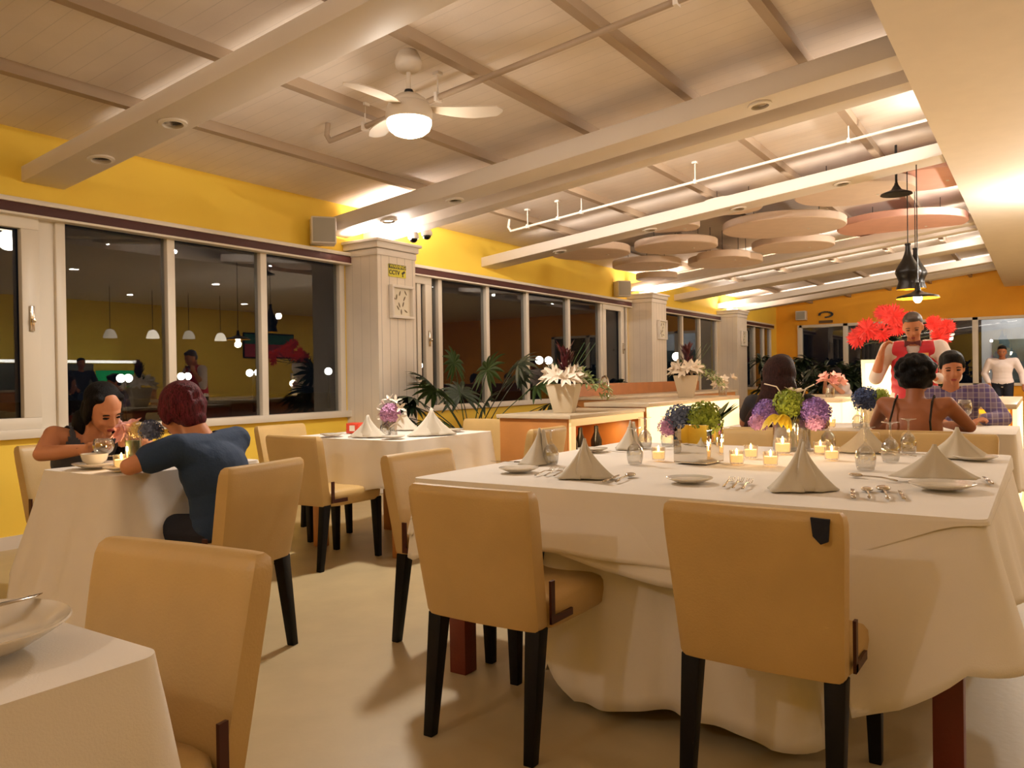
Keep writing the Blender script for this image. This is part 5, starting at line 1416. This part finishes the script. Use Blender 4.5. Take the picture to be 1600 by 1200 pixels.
b.box((bx_ + .014, 0, 1.386), (.02, .02, .024)); b.build('bow_tie', M_bow, wt)
MB().b(.185, .19, .06, .12, 1.27, 1.30).build('name_tag', mat('brass_tag', (222, 170, 110), .4, .3), wt)
# staff member in white far away
J = dict(pelvis=(0, 0, .92), chest=Vector((.01, 0, 1.20)), neck=Vector((.02, 0, 1.38)), head=Vector((.05, 0, 1.50)),
         shL=Vector((.01, .21, 1.32)), shR=Vector((.01, -.21, 1.32)), hipL=(0, .09, .9), hipR=(0, -.09, .9), knL=(0, .1, .5), knR=(0, -.1, .5), anL=(0, .1, .09), anR=(0, -.1, .09),
         elL=Vector((-.02, .32, 1.08)), wrL=Vector((.12, .34, .87)), elR=Vector((-.02, -.30, 1.08)), wrR=Vector((.12, -.22, .90)))
person('staff member in a white jacket standing far away at the right edge', (18.2, .66, 0), PI, J, M_shirt, M_darkcloth, M_hair, 'crop', M_skind, 'long', .016, head=(0, .2, 0), build_=1.1)
# far couple
J = seated(.25, .03); J['head'] = J['neck'] + Vector((.06, 0, .12))
J.update(elL=Vector((.26, .24, .82)), wrL=Vector((.38, .14, .97)), elR=Vector((.26, -.24, .82)), wrR=Vector((.36, -.06, 1.02)))
person('guest in a pale shirt far away holding hands before the face', (13.9, 2.66, 0), math.radians(135), J, M_shirt, M_darkcloth, M_hair, 'crop', M_skin, 'short', .016, head=(0, .3, 0))
J = seated(.2, .02)
J.update(elL=Vector((.24, .26, .80)), wrL=Vector((.40, .14, .80)), elR=Vector((.24, -.26, .80)), wrR=Vector((.40, -.14, .80)))
person('guest with dark hair far away beside the potted bushes', (13.5, 2.0, 0), math.radians(100), J, mat('grey_shirt', (120, 116, 112), .8), M_darkcloth, M_hair, 'bob', M_skin, 'short', .016, head=(0, .3, 0))
make_table('dining_table', 'far dining table of the two distant guests', 12.9, 13.5, 2.5, 3.3, m=M_oak)
chair('beige dining chair of the pale shirted guest far away', 14.0, 2.6, 135); chair('beige dining chair of the dark haired guest far away', 13.5, 1.95, 95)
cloth('tablecloth', 'white tablecloth on the far table of the two distant guests', 12.86, 13.54, 2.46, 3.34, .76, lambda k, u: .3, flare=.1, amp=.01, waves=12, seed=15)

# ================================================================== OPPOSITE SIDE (seen mirrored in the glass)
t = thing('back_bar', 'back bar with bright light strip and green panel, mirrored in the windows', 'bar', (9.0, -5.4, 0))
MB().b(-3.5, 1.9, -.5, .3, 0, 1.0).build('bar_body', M_oak, t); MB().b(-3.5, 1.9, -.55, .35, 1.0, 1.04).build('countertop', M_top, t)
MB().b(-3.4, 1.9, -.50, -.46, 1.62, 1.68).build('light_strip', mat('light_strip', (255, 250, 240), .5, emit=9, ecol=(255, 250, 240)), t)
MB().b(.9, 1.8, -.47, -.44, 1.06, 1.45).build('green_panel', mat('green_screen', (20, 200, 120), .5, emit=1.1, ecol=(10, 160, 90)), t)
MB().b(-3.4, .85, -.5, -.46, 1.04, 1.6).build('mirror_panel', mat('bar_back_grey', (110, 112, 104), .3), t)
for k, (x, z) in enumerate([(8.9, 2.06), (9.82, 2.08), (10.67, 2.10), (11.48, 2.08)]):
    t = thing('cup_pendant', 'white cup shaped pendant lamp across the room, %s of four mirrored in the windows' % ['first', 'second', 'third', 'last'][k], 'pendant lamp', (x, -3.5, z))
    MB().lathe([(.13, 0), (.12, .06), (.08, .15), (.05, .17), (.02, .18)], 24, cap=False).build('shade', mat('white_shade_lit' if k % 2 else 'white_shade_dim', (255, 245, 230), .5, emit=5 if k % 2 else 1.2, ecol=(255, 240, 215)), t, smooth=True)
    MB().tube([(0, 0, .17), (0, 0, 3.1 - z)], .006, 6).build('cord', M_black, t)
t = thing('wall_picture', 'pink and teal picture on the wall across the room, mirrored in the windows', 'picture', (15.3, -6.46, 1.8))
MB().b(-.9, .9, -.03, .0, 0, .72).build('frame', M_black, t); MB().b(-.86, .86, 0, .01, .04, .40).build('lower_field', mat('pink_field', (180, 66, 84), .6, vary=.3, vscale=5), t); MB().b(-.86, .86, 0, .01, .40, .68).build('upper_field', mat('teal_field', (44, 108, 96), .6, vary=.3, vscale=5), t)
for (x, y, rz_, lab) in ((8.2, -4.1, 80, 'dark dressed bartender across the room, left one mirrored in the window'), (8.75, -4.35, 100, 'dark dressed bartender across the room, right one mirrored in the window')):
    J = dict(pelvis=(0, 0, .95), chest=Vector((.01, 0, 1.24)), neck=Vector((.02, 0, 1.43)), head=Vector((.05, 0, 1.56)), shL=Vector((.01, .2, 1.37)), shR=Vector((.01, -.2, 1.37)),
             hipL=(0, .09, .92), hipR=(0, -.09, .92), knL=(0, .1, .5), knR=(0, -.1, .5), anL=(0, .1, .09), anR=(0, -.1, .09), elL=Vector((.05, .3, 1.12)), wrL=Vector((.24, .2, 1.05)), elR=Vector((.05, -.3, 1.12)), wrR=Vector((.24, -.2, 1.05)))
    person(lab, (x, y, 0), math.radians(rz_), J, M_darkcloth, M_darkcloth, M_hair, 'crop', M_skind, 'long', .018, head=(0, 0, 0))

# ================================================================== OUTSIDE
def lamp_post(x, y, z, label, r=.16, power=0, n=2, gap=.5):
    t = thing('street_lamp', label, 'street lamp', (x, y, 0))
    MB().tube([(0, 0, -3), (0, 0, z)], .05, 8).build('post', M_dark, t)
    for k in range(n):
        dx = (k - (n - 1) / 2) * gap
        MB().tube([(0, 0, z - .1), (dx, 0, z - .1)], .03, 6).build('arm', M_dark, t)
        MB().ell((dx, 0, z), (r, r, r)).build('globe', mat('globe_lit', (255, 250, 235), .4, emit=14, ecol=(255, 250, 235)), t, smooth=True)
lamp_post(14.18, 24.0, 1.31, 'twin globe street lamp in the night above the seated woman', r=.13, gap=.24)
lamp_post(17.3, 25.5, 1.37, 'twin globe street lamp in the night behind the reddish haired person', r=.13, gap=.26)
lamp_post(20.7, 26.0, 1.49, 'twin globe street lamp in the night outside the third pane', r=.14, gap=.38)
lamp_post(24.67, 26.0, 1.55, 'single globe street lamp in the night just left of the nearest column', r=.16, n=1)
lamp_post(16.57, 14.0, 1.51, 'bright single globe lamp in the night right of the nearest column', r=.10, n=1)
lamp_post(34.57, 21.0, 2.0, 'bright double globe lamp seen through the second window bay', r=.20, n=2, gap=.9)
lamp_post(35.73, 14.4, 2.03, 'single globe lamp seen between the second and third column', r=.20, n=1)
t = thing('building', 'white lit building with round ceiling lights outside the far window', 'building', (29, -.6, 0))
MB().b(0, 3, -3, 2.2, 0, 4.2).build('wall', mat('outside_white', (214, 210, 206), .8, vary=.12, vscale=2), t)
MB().b(-.06, 0, -1.2, 1.9, .2, 2.1).build('shop_window', mat('shop_glass', (90, 104, 100), .25, vary=.4, vscale=3), t)
for y in (1.6, .95, .5): MB().ell((-.9, y, 2.75), (.2, .16, .035)).build('round_light', mat('globe_lit', (255, 250, 235), .4), t, smooth=True)
area('outside_light', (27.2, .3, 3.6), 2.5, 80, (0, math.radians(-50), 0), (.95, .95, 1), 'DISK')
tag(MB().b(-10, 60, 6.3, 60, -.2, -.05).build('ground', M_dark, None), 'dark ground outside the window wall', 'ground', kind='structure')

# ================================================================== SUB-PARTS
def base_name(o): return o.name.split('.')[0]
def nest(child, parent_):
    for t in [o for o in SC.objects if o.parent is None and o.children]:
        ps = [o for o in t.children if base_name(o) == parent_]; cs = [o for o in t.children if base_name(o) == child]
        for k, c_ in enumerate(cs):
            if ps: c_.parent = ps[k * len(ps) // len(cs)]
for a_, b_ in (('iris', 'eye'), ('eyelid', 'eye'), ('candle_flame', 'wax'), ('bulb', 'shade'), ('shade_lining', 'shade'), ('blind_rail', 'window_blind'), ('rod_collar', 'rod'),
               ('soil', 'pot'), ('header_band', 'sign_plate'), ('dome', 'housing'), ('name_tag', 'vest'), ('leaf_shapes', 'backing'), ('lamp_lens', 'lamp_base'), ('faucet_base', 'spout'), ('globe', 'post')):
    nest(a_, b_)
